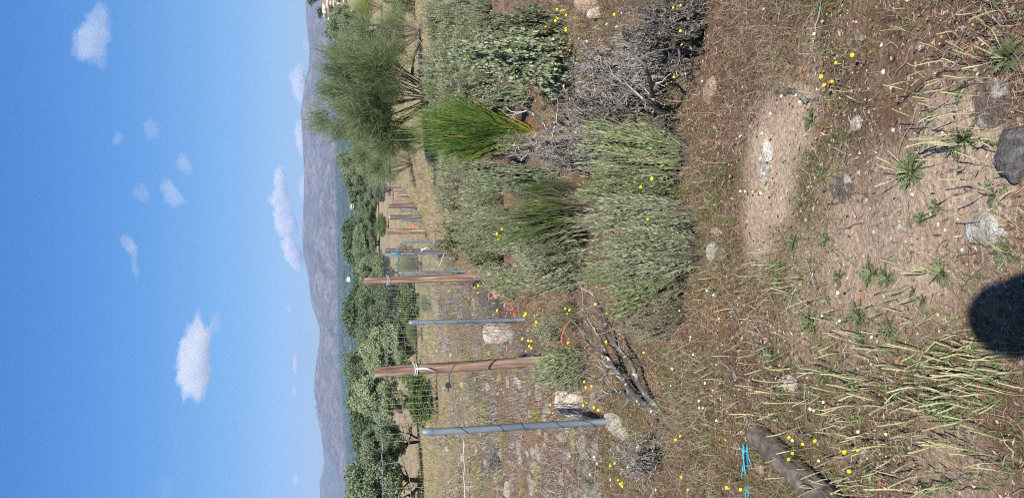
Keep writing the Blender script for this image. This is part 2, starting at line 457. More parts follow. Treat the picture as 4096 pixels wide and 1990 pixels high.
SANDS = [(3090, 640, .34, .24, 1), (3190, 480, .18, .15, 1), (3060, 820, .30, .18, .85), (3800, 640, .22, .18, 1), (3910, 740, .20, .15, 1), (3420, 1050, .36, .24, .75), (3700, 800, .2, .12, .8),
         (3600, 960, .34, .2, .8), (3250, 1150, .3, .2, .5), (3720, 990, .25, .2, .7), (3850, 1950, .2, .2, .5), (3980, 1080, .2, .12, .5), (3520, 820, .25, .12, .5), (3350, 900, .3, .14, .45), (3250, 300, .2, .1, .4)]

def ground_material():
    m, nt, out = new_mat('dry_ground')
    def attr(n):
        a = nt.nodes.new('ShaderNodeAttribute'); a.attribute_name = n; return a.outputs['Fac']
    n1 = noise_node(nt, 5, 8, .7, 'World'); n2 = noise_node(nt, 70, 6, .7, 'World'); n3_ = noise_node(nt, 2.2, 6, .65, 'World')
    f = mathn(nt, 'ADD', mathn(nt, 'MULTIPLY', n1.outputs[0], .45), mathn(nt, 'MULTIPLY', n2.outputs[0], .55))
    soil = ramp_node(nt, [(.045, .028, .02, .34), (.12, .074, .05, .44), (.21, .137, .096, .54), (.40, .30, .23, .67)])
    nt.links.new(f, soil.inputs[0])
    mr = nt.nodes.new('ShaderNodeMapRange'); nt.links.new(n3_.outputs[0], mr.inputs[0]); mr.inputs[1].default_value = .52; mr.inputs[2].default_value = .64; mr.inputs[4].default_value = .75
    c = mixc(nt, mr.outputs[0], soil.outputs[0], (.20, .105, .042))
    sandc = ramp_node(nt, [(.30, .21, .145, .34), (.46, .34, .25, .5), (.60, .48, .375, .66)]); nt.links.new(n2.outputs[0], sandc.inputs[0])
    c = mixc(nt, attr('sand'), c, sandc.outputs[0])
    # dry meadow beyond the fence: soil, straw and yellowing grass
    n4 = noise_node(nt, .55, 8, .68, 'World'); n5 = noise_node(nt, 9, 6, .75, 'World')
    g = mathn(nt, 'ADD', mathn(nt, 'MULTIPLY', n4.outputs[0], .6), mathn(nt, 'MULTIPLY', n5.outputs[0], .4))
    fld = ramp_node(nt, [(.09, .065, .05, .34), (.22, .15, .11, .42), (.36, .27, .19, .49), (.27, .25, .10, .55), (.20, .15, .11, .6), (.50, .41, .30, .7)])
    nt.links.new(g, fld.inputs[0])
    fnear = ramp_node(nt, [(.05, .035, .028, .36), (.15, .092, .064, .43), (.28, .195, .14, .48), (.21, .105, .055, .54), (.32, .23, .14, .6), (.52, .44, .36, .66)])
    nt.links.new(g, fnear.inputs[0])
    fcol = mixc(nt, attr('far_field'), fnear.outputs[0], fld.outputs[0])
    c = mixc(nt, attr('field'), c, fcol)
    n6 = noise_node(nt, .045, 9, .7, 'World'); n7 = noise_node(nt, .004, 5, .6, 'World')
    h = mathn(nt, 'ADD', mathn(nt, 'MULTIPLY', n6.outputs[0], .5), mathn(nt, 'MULTIPLY', n7.outputs[0], .5))
    wd = ramp_node(nt, [(.022, .034, .016, .35), (.04, .055, .024, .5), (.065, .08, .036, .58), (.25, .2, .12, .68)])
    nt.links.new(h, wd.inputs[0])
    c = mixc(nt, attr('wood'), c, wd.outputs[0])
    p = nt.nodes.new('ShaderNodeBsdfPrincipled'); nt.links.new(c, p.inputs['Base Color']); p.inputs['Roughness'].default_value = .95
    p.inputs['Specular IOR Level'].default_value = .1
    nb = noise_node(nt, 45, 8, .75, 'World')
    b = nt.nodes.new('ShaderNodeBump'); b.inputs['Strength'].default_value = .9; b.inputs['Distance'].default_value = .02
    nt.links.new(nb.outputs[0], b.inputs['Height']); nt.links.new(b.outputs[0], p.inputs['Normal'])
    nt.links.new(p.outputs[0], out.inputs[0])
    return m
M['ground'] = ground_material()
ground = build_ground()

# ------------------------------------------------------------------ mountains
def mountain_material(name, cols, spots):
    m, nt, out = new_mat(name)
    n = noise_node(nt, .006, 10, .7); r = ramp_node(nt, cols); nt.links.new(n.outputs[0], r.inputs[0])
    v = nt.nodes.new('ShaderNodeTexNoise'); v.inputs['Scale'].default_value = .022; v.inputs['Detail'].default_value = 4; v.inputs['Roughness'].default_value = .75
    tc = nt.nodes.new('ShaderNodeTexCoord'); nt.links.new(tc.outputs['Object'], v.inputs['Vector'])
    c = r.outputs[0]
    for lo, hi, col, src in spots:
        mr = nt.nodes.new('ShaderNodeMapRange'); nt.links.new(v.outputs[0] if src == 0 else n.outputs[0], mr.inputs[0])
        mr.inputs[1].default_value = lo; mr.inputs[2].default_value = hi
        c = mixc(nt, mr.outputs[0], c, col)
    p = nt.nodes.new('ShaderNodeBsdfPrincipled'); nt.links.new(c, p.inputs['Base Color']); p.inputs['Roughness'].default_value = 1; p.inputs['Specular IOR Level'].default_value = 0
    nt.links.new(p.outputs[0], out.inputs[0])
    return m
M['mountain'] = mountain_material('scrub_mountain', [(.07, .063, .045, .36), (.135, .112, .085, .5), (.20, .165, .13, .62)],
                                  [(.47, .40, (.035, .045, .02), 0), (.64, .72, (.40, .33, .28), 0)])
M['mountain_dark'] = mountain_material('wooded_mountain', [(.05, .06, .035, .35), (.09, .095, .06, .5), (.15, .14, .10, .65)], [(.64, .69, (.3, .27, .22), 0)])

def build_mountain(name, sky, D, depth, mat, foot, seed, rough=1.0):
    ys = np.linspace(-700, 2700, 680)
    X = np.interp(ys, [s[0] for s in sky], [s[1] for s in sky])
    dirs = np.array([ray(x_, y_) for x_, y_ in zip(X, ys)])
    top = CAM[2] + dirs[:, 2] * D; xr = dirs[:, 0]
    kv = np.linspace(0, 1.35, 190)
    V = np.zeros((len(kv), len(ys), 3))
    for k, t in enumerate(kv):
        y = D - depth + t * depth
        x = xr * y
        base = ground_z(xr * (D - depth), np.full_like(xr, D - depth)) - 12 if foot is None else foot
        tt = min(t, 1.0)
        prof = .22 * tt + .78 * tt ** 1.7
        if t > 1: prof = 1 - (t - 1) * 2.2
        z = base + (top - base) * prof
        g = fbm(x, y * np.ones_like(x) * .45, 420, seed, 6); g = g - .9 * np.abs(fbm(x, y * np.ones_like(x) * .3, 300, seed + 9, 4)) + .2
        amp = rough * 130 * math.sin(math.pi * min(tt, .999)) ** .8
        z = z + g * amp * (t <= 1) 
        z = z + (vnoise(x, y, 34, seed) * 3 + np.maximum(vnoise(x, y, 14, seed + 1), .12) * (5 + 40 * ((ys > 1380) & (t > .9))) - 1.5) * (t > .05)
        V[k] = np.stack([x, np.full_like(x, y), z], -1)
    na = len(ys); i = np.arange(len(kv) - 1)[:, None] * na; j = np.arange(na - 1)[None]
    Fq = np.stack([i + j, i + j + 1, i + na + j + 1, i + na + j], -1).reshape(-1, 4)
    o = MB().add(V.reshape(-1, 3), Fq, False).build(name, mat)
    return tag(o, kind='structure')

SKY1 = [(-700, 1250), (-300, 1262), (0, 1222), (80, 1224), (200, 1238), (268, 1236), (320, 1221), (447, 1204), (559, 1210), (719, 1217), (800, 1215), (918, 1208), (1000, 1211),
        (1110, 1234), (1214, 1246), (1310, 1279), (1380, 1277), (1437, 1270), (1517, 1260), (1629, 1266), (1709, 1286), (1789, 1304), (1853, 1336), (1925, 1366), (1990, 1385), (2200, 1402), (2700, 1410)]
SKY2 = [(-700, 1400), (1500, 1380), (1700, 1318), (1760, 1297), (1789, 1293), (1853, 1298), (1925, 1281), (1990, 1282), (2200, 1268), (2700, 1300)]
build_mountain('mountains', SKY1, 7600, 2300, M['mountain'], None, 4)
build_mountain('mountains', SKY2, 9600, 2200, M['mountain_dark'], -40, 9)

# ------------------------------------------------------------------ air
def build_haze():
    x0, x1, y0, y1, z0, z1 = -9000, 9000, -1500, 12500, -95, 620
    x0, x1, y0, y1 = -11600, 11600, -11600, 11600
    V = [(x, y, z) for x in (x0, x1) for y in (y0, y1) for z in (z0, z1)]
    Fq = [(0, 1, 3, 2), (4, 6, 7, 5), (0, 4, 5, 1), (2, 3, 7, 6), (0, 2, 6, 4), (1, 5, 7, 3)]
    m, nt, out = new_mat('haze_air')
    v = nt.nodes.new('ShaderNodeVolumePrincipled'); v.inputs['Color'].default_value = (.46, .62, 1, 1)
    v.inputs['Density'].default_value = 7.6e-5; v.inputs['Anisotropy'].default_value = 0
    nt.links.new(v.outputs[0], out.inputs['Volume'])
    o = MB().add(V, Fq).build('haze', m); tag(o, kind='stuff')
build_haze()

# ------------------------------------------------------------------ clouds
def cloud_mat(dens):
    m, nt, out = new_mat('cloud_vapour')
    v = nt.nodes.new('ShaderNodeVolumePrincipled'); v.inputs['Color'].default_value = (.96, .96, .985, 1)
    v.inputs['Density'].default_value = dens; v.inputs['Anisotropy'].default_value = .1
    nt.links.new(v.outputs[0], out.inputs['Volume'])
    return m

CLOUDS = [  # X0, X1 (sky height), Y0, Y1 (sky width), optical depth, tilt, label
    (722, 868, 1268, 1622, 2.6, 0, 'largest white cloud, alone in the middle of the blue sky'),
    (838, 892, 1240, 1330, .5, 0, 'small wisp hanging off the end of the largest cloud'),
    (318, 440, 20, 262, 1.0, -.25, 'broad soft cloud high in the sky above the big grey-green broom'),
    (448, 498, 528, 580, .45, 0, 'tiny round wisp, highest of the small clouds over the broom'),
    (575, 640, 484, 560, .45, .3, 'thin ragged wisp level with two small clouds'),
    (710, 765, 615, 694, .7, .3, 'small compact cloud nearest to the low cumulus bank of the small ones'),
    (650, 728, 706, 832, .85, .45, 'small slanted cloud, brightest of the little group in mid sky'),
    (540, 604, 735, 816, .4, .45, 'faint slanted wisp just above the brightest small cloud'),
    (500, 552, 935, 1025, .75, .5, 'small bright cloud with a faint tail over the fence line'),
    (528, 552, 1015, 1110, .2, .1, 'faint tail trailing from a small bright cloud'),
    (1095, 1150, 668, 760, 1.6, 0, 'rounded end puff of the cumulus bank low over the ridge'),
    (1078, 1175, 740, 860, 1.8, .2, 'tallest puff of the cumulus bank low over the ridge'),
    (1100, 1205, 820, 960, 1.8, .3, 'middle of the cumulus bank low over the ridge'),
    (1140, 1212, 930, 1075, 2.0, .3, 'lowest end of the cumulus bank touching the ridge'),
    (1172, 1240, 258, 412, 2.0, .1, 'white cloud rising behind the ridge over the big broom'),
    (1186, 1235, 490, 620, 1.8, .1, 'low cloud peeping over the highest part of the ridge'),
    (1195, 1240, 700, 800, .8, 0, 'dim cloud strip just over the ridge under the cumulus bank'),
    (1150, 1172, 1218, 1250, .8, 0, 'tiny puff low in the sky over the wooden posts'),
    (1172, 1196, 1412, 1495, .7, 0, 'flat little cloud low above the saddle of the ridge'),
    (1168, 1192, 1540, 1584, .7, 0, 'small dot-like cloud low over the rocky summit'),
    (1172, 1200, 1890, 1942, .7, 0, 'little cloud low over the dark far mountain'),
    (625, 705, 1893, 1998, .12, 0, 'very faint wide veil of cloud high over the oaks'),
    (1210, 1245, 150, 215, .7, 0, 'pale cloud scrap just above the ridge over the stony hill'),
]
for ci, (X0, X1, Y0, Y1, od, tilt, lab) in enumerate(CLOUDS):
    Xc, Yc = (X0 + X1) / 2, (Y0 + Y1) / 2
    d = ray(Xc, Yc); D = min(1500 / max(d[2], .01), 26000.)
    c = CAM + d * D; dist = np.linalg.norm(d * D)
    hx = (Y1 - Y0) / 2 / F_PX * dist * 1.0; hz = (X1 - X0) / 2 / F_PX * dist * 1.0; hy = hx * .7
    V, Fq = ico(6 if od > .9 else 5); V = V.copy()
    low = np.clip(V[:, 2] + .35, None, 0)
    q = V * np.array([hx, hy, hz]) / min(hx, hz)
    disp = .42 * n3(q, .9, ci) + .26 * np.abs(n3(q, .45, ci + 2)) * 2 + .22 * np.abs(n3(q, .22, ci + 5)) + .16 * n3(q, .11, ci + 8) + .10 * n3(q, .055, ci + 3)
    V = V * (.78 + disp)[:, None]
    V[:, 2] -= low * .5
    th = tilt; ct, st = math.cos(th), math.sin(th)
    V = V * np.array([hx, hy, hz])
    V = np.stack([V[:, 0] * ct - V[:, 2] * st, V[:, 1], V[:, 0] * st + V[:, 2] * ct], -1)
    o = MB().add(V, Fq, True).build('cloud', cloud_mat((.42 if Xc < 1060 else 1.0) * od / (1.4 * min(hz, hy))), loc=tuple(c))
    tag(o, lab, 'cloud', 'clouds in the sky')

# ------------------------------------------------------------------ plant prototypes (unit: about 1 m tall, 1 m wide unless noted)
def bush_stems(n, r, spread, K=6, hmin=.6, droop=.0, base=.07, clumps=0):
    """stems of a dome shaped sub-shrub"""
    az = r.uniform(0, 2 * np.pi, n); q = np.sqrt(r.uniform(0, 1, n))
    if clumps:
        k = r.integers(0, clumps, n); az = (np.arange(clumps) * 2.4 + r.normal(size=clumps) * .3)[k] + r.normal(size=n) * .17; q = np.clip(np.sqrt((np.arange(clumps) + .5) / clumps)[k] + r.normal(size=n) * .07, 0, 1)
    inc = q * spread
    L = (1 - .45 * q ** 2) * r.uniform(hmin, 1, n)
    if clumps: L = L * r.uniform(.55, 1.2, clumps)[k]
    d0 = np.stack([np.sin(inc) * np.cos(az), np.sin(inc) * np.sin(az), np.cos(inc)], -1)
    root = np.stack([np.cos(az) * q * base, np.sin(az) * q * base, np.zeros(n)], -1)
    t = np.linspace(0, 1, K)[None, :, None]
    bend = r.normal(size=(n, 1, 3)) * .10 + np.array([0, 0, .12 - droop])
    P = root[:, None] + d0[:, None] * L[:, None, None] * t + bend * (t ** 2) * L[:, None, None] * 1.0
    P = P + r.normal(size=P.shape) * .008 * (t > 0)
    return P

def along(P, m, lo, hi, r):
    """m points along each polyline, with tangent"""
    N, K, _ = P.shape
    u = (lo + (hi - lo) * (np.arange(m)[None] + r.uniform(0, 1, (N, m))) / m) * (K - 1)
    k = np.clip(u.astype(int), 0, K - 2); f = (u - k)[..., None]
    n = np.arange(N)[:, None]
    A, B = P[n, k], P[n, k + 1]
    return (A * (1 - f) + B * f).reshape(-1, 3), norm(B - A).reshape(-1, 3)

def proto_sage(kind, mat, seed, n=330, leaves=34, LL=.080, LW=.0085, spread=.82, dry=.25, heads=12, h_scale=1):
    r = np.random.default_rng(seed)
    root = empty(kind); PROTO[kind] = root
    P = bush_stems(n, r, spread * .62, base=.30, clumps=19)
    mb = MB(); V, Fq = tubes(P, np.linspace(.007, .0022, P.shape[1])[None] * np.ones((n, 1)), 3); mb.add(V, Fq)
    extra = bush_stems(90, r, .9, hmin=.3, base=.28); V, Fq = tubes(extra, np.linspace(.008, .003, 6)[None], 3); mb.add(V, Fq)
    mb.build('woody_stems', M['stem_grey'], root)
    C, T = along(P, leaves, .22, 1.0, r)
    q = rdir(len(C), r); side = norm(np.cross(T, q))
    D = norm(T * r.uniform(.9, 2.2, (len(C), 1)) + side + np.array([0, 0, .25]))
    V, Fq = rhombi(C, D, np.cross(side, T) + r.normal(size=C.shape) * .4, LL * r.uniform(.5, 1.15, len(C)), LW, .05)
    fo = MB().add(V, Fq)
    # young shoot tips
    V, Fq = strips(P[:, -3:], np.array([.006, .005, .002])[None], rdir(n, r)); fo.add(V, Fq)
    fo.build('foliage', mat, root)
    ns = 70; k = r.integers(0, n, ns); c = P[k, -2]; d = norm(P[k, -1] - P[k, -3]) + r.normal(size=(ns, 3)) * .15
    Q = c[:, None] + d[:, None] * r.uniform(.12, .3, (ns, 1, 1)) * np.linspace(0, 1, 5)[None, :, None]
    V, Fq = tubes(Q, np.linspace(.0042, .0028, 5)[None], 3); MB().add(V, Fq).build('dry_stalks', M['straw'], root)
    if heads:
        V0, F0 = ico(1); first = None
        for q in Q[:heads, -1]:
            if first is None:
                first = MB().add(V0 * np.array([.016, .016, .022]), F0).build('dry_flower_head', M['head_dry'], root, tuple(q))
            else:
                h = first.copy(); COL.objects.link(h); h.location = tuple(q); h.scale = (1, 1, 1); KIDS[root.name].append(h)
            f = r.uniform(.7, 1.3); KIDS[root.name][-1].scale = (f, f, f)
    return root

def proto_broom(kind, twig, bark, seed, n=900, spread=.5, base_yellow=True, R=.0045, sub=3):
    r = np.random.default_rng(seed); root = empty(kind); PROTO[kind] = root
    P = bush_stems(n, r, spread, 6, .55, -.05, .05)
    mb = MB(); V, Fq = tubes(P, np.linspace(R * 1.2, R * .45, 6)[None], 3); mb.add(V, Fq)
    C, T = along(P, sub, .3, .75, r)                       # side twigs, nearly parallel
    D = norm(T + r.normal(size=C.shape) * .16); L = r.uniform(.2, .45, len(C))
    t = np.linspace(0, 1, 4)[None, :, None]
    Q = C[:, None] + D[:, None] * L[:, None, None] * t + np.array([0, 0, .05]) * t ** 2
    V, Fq = tubes(Q, np.linspace(R * .9, R * .35, 4)[None], 3); mb.add(V, Fq)
    mb.build('twigs', twig, root)
    if base_yellow:
        P = bush_stems(90, r, spread * 1.3, 6, .25, 0, .05)
        sb = MB(); V, Fq = tubes(P, np.linspace(.011, .004, 6)[None], 4); sb.add(V, Fq, True); sb.build('yellowed_stems', bark, root)
    return root

def proto_retama(kind, twigmat, seed, n=5200, spread=1.0, clear=.2):
    """rounded broom tree: bare dark limbs fanning up from the ground, a cloud of fine twigs above"""
    r = np.random.default_rng(seed); root = empty(kind); PROTO[kind] = root
    br = []
    for i in range(24):
        az = i / 24 * 4 * np.pi + r.uniform(-.2, .2); inc = r.uniform(.15, .85) * spread
        d = (math.sin(inc) * math.cos(az), math.sin(inc) * math.sin(az), math.cos(inc))
        grow((math.cos(az) * .03, math.sin(az) * .03, 0), d, r.uniform(.48, .62), .0075, 2, r, .09, (3, 5), .28, .03, .62, 6, br)
    wb = MB(); tube_list(wb, br, 5); wb.build('limbs', M['retama_bark'], root)
    tips = np.array([b[0][-1] for b in br if b[2] >= 1]); td = np.array([norm(b[0][-1] - b[0][-2]) for b in br if b[2] >= 1])
    # twig sprays in clumps through the crown
    nc = 130; az = r.uniform(0, 2 * np.pi, nc); el = r.uniform(.02, 1, nc); rad = r.uniform(.45, 1, nc) ** .6
    cc = np.stack([np.cos(az) * np.sqrt(1 - el ** 2) * rad * .46, np.sin(az) * np.sqrt(1 - el ** 2) * rad * .46, .34 + .42 * el * rad], -1)
    cc = np.concatenate([cc, tips[r.integers(0, len(tips), 120)]])
    k = r.integers(0, len(cc), n)
    C = cc[k] + r.normal(size=(n, 3)) * np.array([.035, .035, .03]); C[:, 2] = np.maximum(C[:, 2], clear * (1 - .45 * (np.hypot(C[:, 0], C[:, 1]) / .5) ** 2) + r.uniform(0, .08, n))
    out = norm(C - np.array([0, 0, .25])); D = norm(out * .8 + np.array([0, 0, .55]) + r.normal(size=C.shape) * .38)
    L = r.uniform(.10, .24, n); t = np.linspace(0, 1, 4)[None, :, None]
    droop = np.where(r.uniform(size=(n, 1, 1)) < .35, -.10, .03)
    P = C[:, None] + D[:, None] * L[:, None, None] * t + np.array([0, 0, 1.]) * droop * t ** 2
    mb = MB(); V, Fq = strips(P, np.array([.0016, .0016, .0013, .0006])[None], rdir(n, r)); mb.add(V, Fq)
    C2, T2 = along(P, 3, .2, .8, r); D2 = norm(T2 + r.normal(size=C2.shape) * .3)
    P2 = C2[:, None] + D2[:, None] * r.uniform(.05, .13, (len(C2), 1, 1)) * np.linspace(0, 1, 3)[None, :, None]
    V, Fq = strips(P2, np.array([.0014, .0012, .0005])[None], rdir(len(C2), r)); mb.add(V, Fq)
    mb.build('twig_crown', twigmat, root)
    return root

def proto_leafy(kind, leafmat, seed, n_leaf=5200, LL=.043, LW=.016, h0=.0, airy=.25):
    """rounded shrub with small roundish leaves on grey branches"""
    r = np.random.default_rng(seed); root = empty(kind); PROTO[kind] = root
    br = []
    for i in range(11):
        az = i / 11 * 2 * np.pi + r.uniform(-.3, .3); inc = r.uniform(.1, 1.15)
        grow((0, 0, 0), (math.sin(inc) * math.cos(az), math.sin(inc) * math.sin(az), math.cos(inc)), .42, .012, 3, r, .16, (3, 5), .55, .02, .66, 5, br)
    wb = MB(); tube_list(wb, br, 4); wb.build('branches', M['stem_grey'], root)
    P = np.array([b[0] for b in br if b[2] >= 2])
    m = max(2, int(n_leaf / len(P)))
    C, T = along(P, m, .15, 1.05, r)
    keep = (C[:, 2] > .04); C, T = C[keep], T[keep]
    C = C + r.normal(size=C.shape) * .012
    D = norm(rdir(len(C), r) + T * .5 + np.array([0, 0, .25])); Nn = norm(rdir(len(C), r) * .8 + np.array([0, -.3, .8]))
    S = norm(np.cross(D, Nn)); L = LL * r.uniform(.55, 1.2, len(C)); Wd = LW * r.uniform(.7, 1.2, len(C))
    # six-point oval leaves
    f = lambda a, b: C + D * (L * a)[:, None] + S * (Wd * b)[:, None]
    V = np.stack([C, f(.3, -.9), f(.7, -.8), f(1, 0), f(.7, .8), f(.3, .9)], 1).reshape(-1, 3)
    mb = MB().add(V, np.arange(len(V)).reshape(-1, 6)); mb.build('foliage', leafmat, root)
    return root

def proto_dead(kind, mat, seed, n=7, lv=4, spread=1.0, rad=.018, amp=.26, kids=(3, 5), tw=.6, fat=1.5, twm=None):
    r = np.random.default_rng(seed); root = empty(kind); PROTO[kind] = root
    br = []
    for i in range(n):
        az = i / n * 2 * np.pi + r.uniform(-.4, .4); inc = r.uniform(.2, spread)
        grow((0, 0, 0), (math.sin(inc) * math.cos(az), math.sin(inc) * math.sin(az), math.cos(inc)), .42, rad, lv, r, amp, kids, tw, .0, .62, 6, br)
    br = [(p, np.maximum(q * fat, .0042), d) for p, q, d in br]
    a = MB(); tube_list(a, [b for b in br if b[2] <= 1], 6); a.build('branches', mat, root)
    b_ = MB(); tube_list(b_, [b for b in br if b[2] > 1], 4); b_.build('twigs', twm or M['twig'], root)
    return root

def proto_oak(kind, leafmat, seed, n_leaf=9000, trunks=2, crown=(.5, .5, .33), zc=.66, LL=.040, bare=.32):
    """holm oak: 1 m tall, about 1 m wide, crown in uneven clumps"""
    r = np.random.default_rng(seed); root = empty(kind); PROTO[kind] = root
    br = []
    for i in range(trunks):
        az = r.uniform(0, 2 * np.pi); inc = r.uniform(.05, .35)
        grow((math.cos(az) * .03, math.sin(az) * .03, -.02), (math.sin(inc) * math.cos(az), math.sin(inc) * math.sin(az), math.cos(inc)), bare * 1.2, .030, 3, r, .12, (3, 5), .62, .03, .72, 6, br)
    wb = MB(); tube_list(wb, br, 7); wb.build('trunk', M['bark'], root)
    nb = 60; d = rdir(nb, r); rad = r.uniform(.35, 1, nb) ** .5
    c = d * rad[:, None] * np.array(crown) * .80; c[:, 2] = np.where(c[:, 2] < 0, c[:, 2] * .95, c[:, 2]); c = c + np.array([0, 0, zc])
    size = r.uniform(.10, .19, nb)
    w = size ** 2; k = r.choice(nb, n_leaf, p=w / w.sum())
    dd = rdir(n_leaf, r); dd[:, 2] = np.abs(dd[:, 2]) * .9 + dd[:, 2] * .25; dd = norm(dd)
    rr = size[k] * r.uniform(.35, 1.0, n_leaf) ** .45
    C = c[k] + dd * rr[:, None] * np.array([1, 1, .8]) + r.normal(size=(n_leaf, 3)) * .008
    D = norm(dd * .5 + rdir(n_leaf, r)); Nn = norm(dd + rdir(n_leaf, r) * .7)
    V, Fq = rhombi(C, D, Nn, LL * r.uniform(.6, 1.25, n_leaf), LL * .34, .08)
    mb = MB().add(V, Fq); mb.build('crown', leafmat, root)
    return root

def proto_flower(kind, petal, seed, heads=1, R=.014, stem=.12):
    """stem with flower heads; origin at the ground"""
    r = np.random.default_rng(seed); root = empty(kind); PROTO[kind] = root
    sb = MB(); c = []
    for i in range(heads):
        d = np.array([r.normal() * .25, r.normal() * .25, 1.]); L = stem * r.uniform(.85, 1.1)
        P, e = wander((0, 0, 0), d, L, 5, .06, r); V, Fq = tubes(P[None], .0011, 4); sb.add(V, Fq)
        c.append(P[-1])
        for _ in range(3):
            p = P[r.integers(0, 3)]; V, Fq = rhombi(p[None], norm(r.normal(size=3) + [0, 0, .8])[None], np.array([[0, 0, 1.]]), .028, .003); sb.add(V, Fq)
    sb.build('stem', M['fl_stem'], root)
    for p in c:
        ax = norm(np.array([r.normal() * .25, -.55 + r.normal() * .2, 1.])); n = 13
        A = norm(np.cross(ax, [1, 0, .1])); B = np.cross(ax, A)
        th = np.arange(n) / n * 2 * np.pi
        D = np.cos(th)[:, None] * A + np.sin(th)[:, None] * B + ax * .25
        pb = MB(); V, Fq = rhombi(np.repeat(p[None], n, 0), D, np.repeat(ax[None], n, 0), R, R * .34); pb.add(V, Fq)
        V, Fq = rhombi(np.repeat(p[None] + ax * .002, 9, 0), D[:9] + ax * .4, np.repeat(ax[None], 9, 0), R * .6, R * .25); pb.add(V, Fq)
        V0, F0 = ico(1); pb.add(V0 * np.array([.3, .3, .25]) * R + p + ax * .002, F0, mi=1)
        pb.build('flower_head', [petal, M['petal']], root)
    return root

def proto_plantain(kind, seed, n_leaf=34, n_sp=9, leafL=.075, spL=.17, loose=.008):
    r = np.random.default_rng(seed); root = empty(kind); PROTO[kind] = root
    if n_leaf:
        az = r.uniform(0, 2 * np.pi, n_leaf); inc = r.uniform(.2, 1.35, n_leaf)
        D = np.stack([np.sin(inc) * np.cos(az), np.sin(inc) * np.sin(az), np.cos(inc)], -1)
        L = leafL * r.uniform(.6, 1.15, n_leaf); t = np.linspace(0, 1, 5)[None, :, None]
        P = D[:, None] * L[:, None, None] * t + np.array([0, 0, -.35]) * L[:, None, None] * t ** 2 + r.normal(size=(n_leaf, 5, 3)) * .002 * t
        S = norm(np.cross(D, np.array([0, 0, 1.]) + r.normal(size=D.shape) * .2))
        mb = MB(); V, Fq = strips(P, np.array([.0018, .0034, .0040, .0030, .0005])[None] * r.uniform(.7, 1.2, (n_leaf, 1)), S); mb.add(V, Fq)
        for sgn in (-1, 1):                                  # toothed lobes
            C, T = along(P, 3, .3, .85, r); Sx = np.repeat(S, 3, 0) * sgn
            V, Fq = rhombi(C, T * .8 + Sx, np.repeat(np.cross(S, D), 3, 0), .014, .0018); mb.add(V, Fq)
        mb.build('leaf_rosette', M['rosette'], root)
    for i in range(n_sp):
        az = r.uniform(0, 2 * np.pi); inc = abs(r.normal()) * .24 + .03
        d = np.array([math.sin(inc) * math.cos(az), math.sin(inc) * math.sin(az), math.cos(inc)])
        P, e = wander(d * .008 + np.array([r.normal(), r.normal(), 0]) * loose, d, spL * r.uniform(.45, 1.15), 22, .06, r, .012)
        cut = r.uniform(.4, .62); t = np.linspace(0, 1, 22)
        R = np.where(t < cut, .0008, .0013 + .0008 * np.sin(np.clip((t - cut) / (1 - cut), 0, 1) * np.pi * .85)) * np.where((np.arange(22) % 2 == 0) & (t > cut), 1.3, .9)
        R[-1] = .0008
        V, Fq = tubes(P[None], R[None], 5)
        MB().add(V, Fq, False).build('seed_spike', M['spike'], root)
    return root

proto_sage('sage_bush', M['lav'], 21, 230, 40)
proto_sage('grey_sage_bush', M['lav_grey'], 22, 230, 40)
proto_sage('dry_sage_bush', M['lav_dry'], 23, 330, 22, heads=10, LL=.06)
proto_sage('dwarf_sage_bush', M['lav_grey'], 24, 170, 22, LL=.10, LW=.013, heads=8)
proto_sage('spindly_sage_bush', M['lav'], 25, 190, 20, LL=.10, LW=.012, heads=8)
proto_broom('bright_broom', M['broom'], M['broom_yellow'], 31, 900, .50, R=.0042)
proto_broom('dark_broom', M['broom_dark'], M['retama_bark'], 32, 130, .46, R=.005, sub=2)
proto_retama('retama_tree', M['retama'], 41, 17000, 1.0, .56)
proto_retama('retama_bush', M['retama'], 42, 2600, 1.1)
proto_retama('green_retama_bush', M['retama_green'], 43, 3000, 1.0)
proto_leafy('rockrose_bush', M['cistus'], 51, 11000)
proto_leafy('pale_rockrose_bush', M['cistus'], 52, 8000, LL=.05, LW=.019)
proto_leafy('dark_leaved_bush', M['cistus_dark'], 53, 6000)
proto_leafy('fresh_green_bush', M['bush_green'], 54, 5000, LL=.07, LW=.026)
proto_dead('dead_bush', M['dead'], 61)
M['twig_dark'] = leaf_mat('dark_twig', [(.06, .05, .044), (.13, .115, .10), (.21, .19, .17), (.34, .315, .28)], 0, .9)
proto_dead('dead_thicket', M['dead_dark'], 62, 9, 4, 1.2, .02, .24, (3, 6), .6, 1.7, M['twig_dark'])
proto_dead('brushwood', M['dead'], 63, 9, 4, 1.5, .012, .3)
proto_oak('holm_oak', M['oak'], 71, 22000, 3, (.55, .55, .50), .56, .031, .24)
proto_oak('holm_oak_dense', M['oak'], 72, 20000, 1, (.58, .58, .56), .48, .033, .10)
proto_oak('holm_oak_light', M['oak_light'], 73, 23000, 2, (.60, .56, .54), .52, .031, .16)
proto_oak('holm_oak_low', M['bush_green'], 74, 8000, 1, (.55, .5, .5), .5, .045, .08)
proto_oak('holm_oak_small', M['oak_far'], 75, 1500, 1, (.52, .52, .42), .56, .085, .2)
proto_oak('holm_oak_tiny', M['oak_far'], 76, 420, 1, (.52, .52, .42), .56, .15, .2)
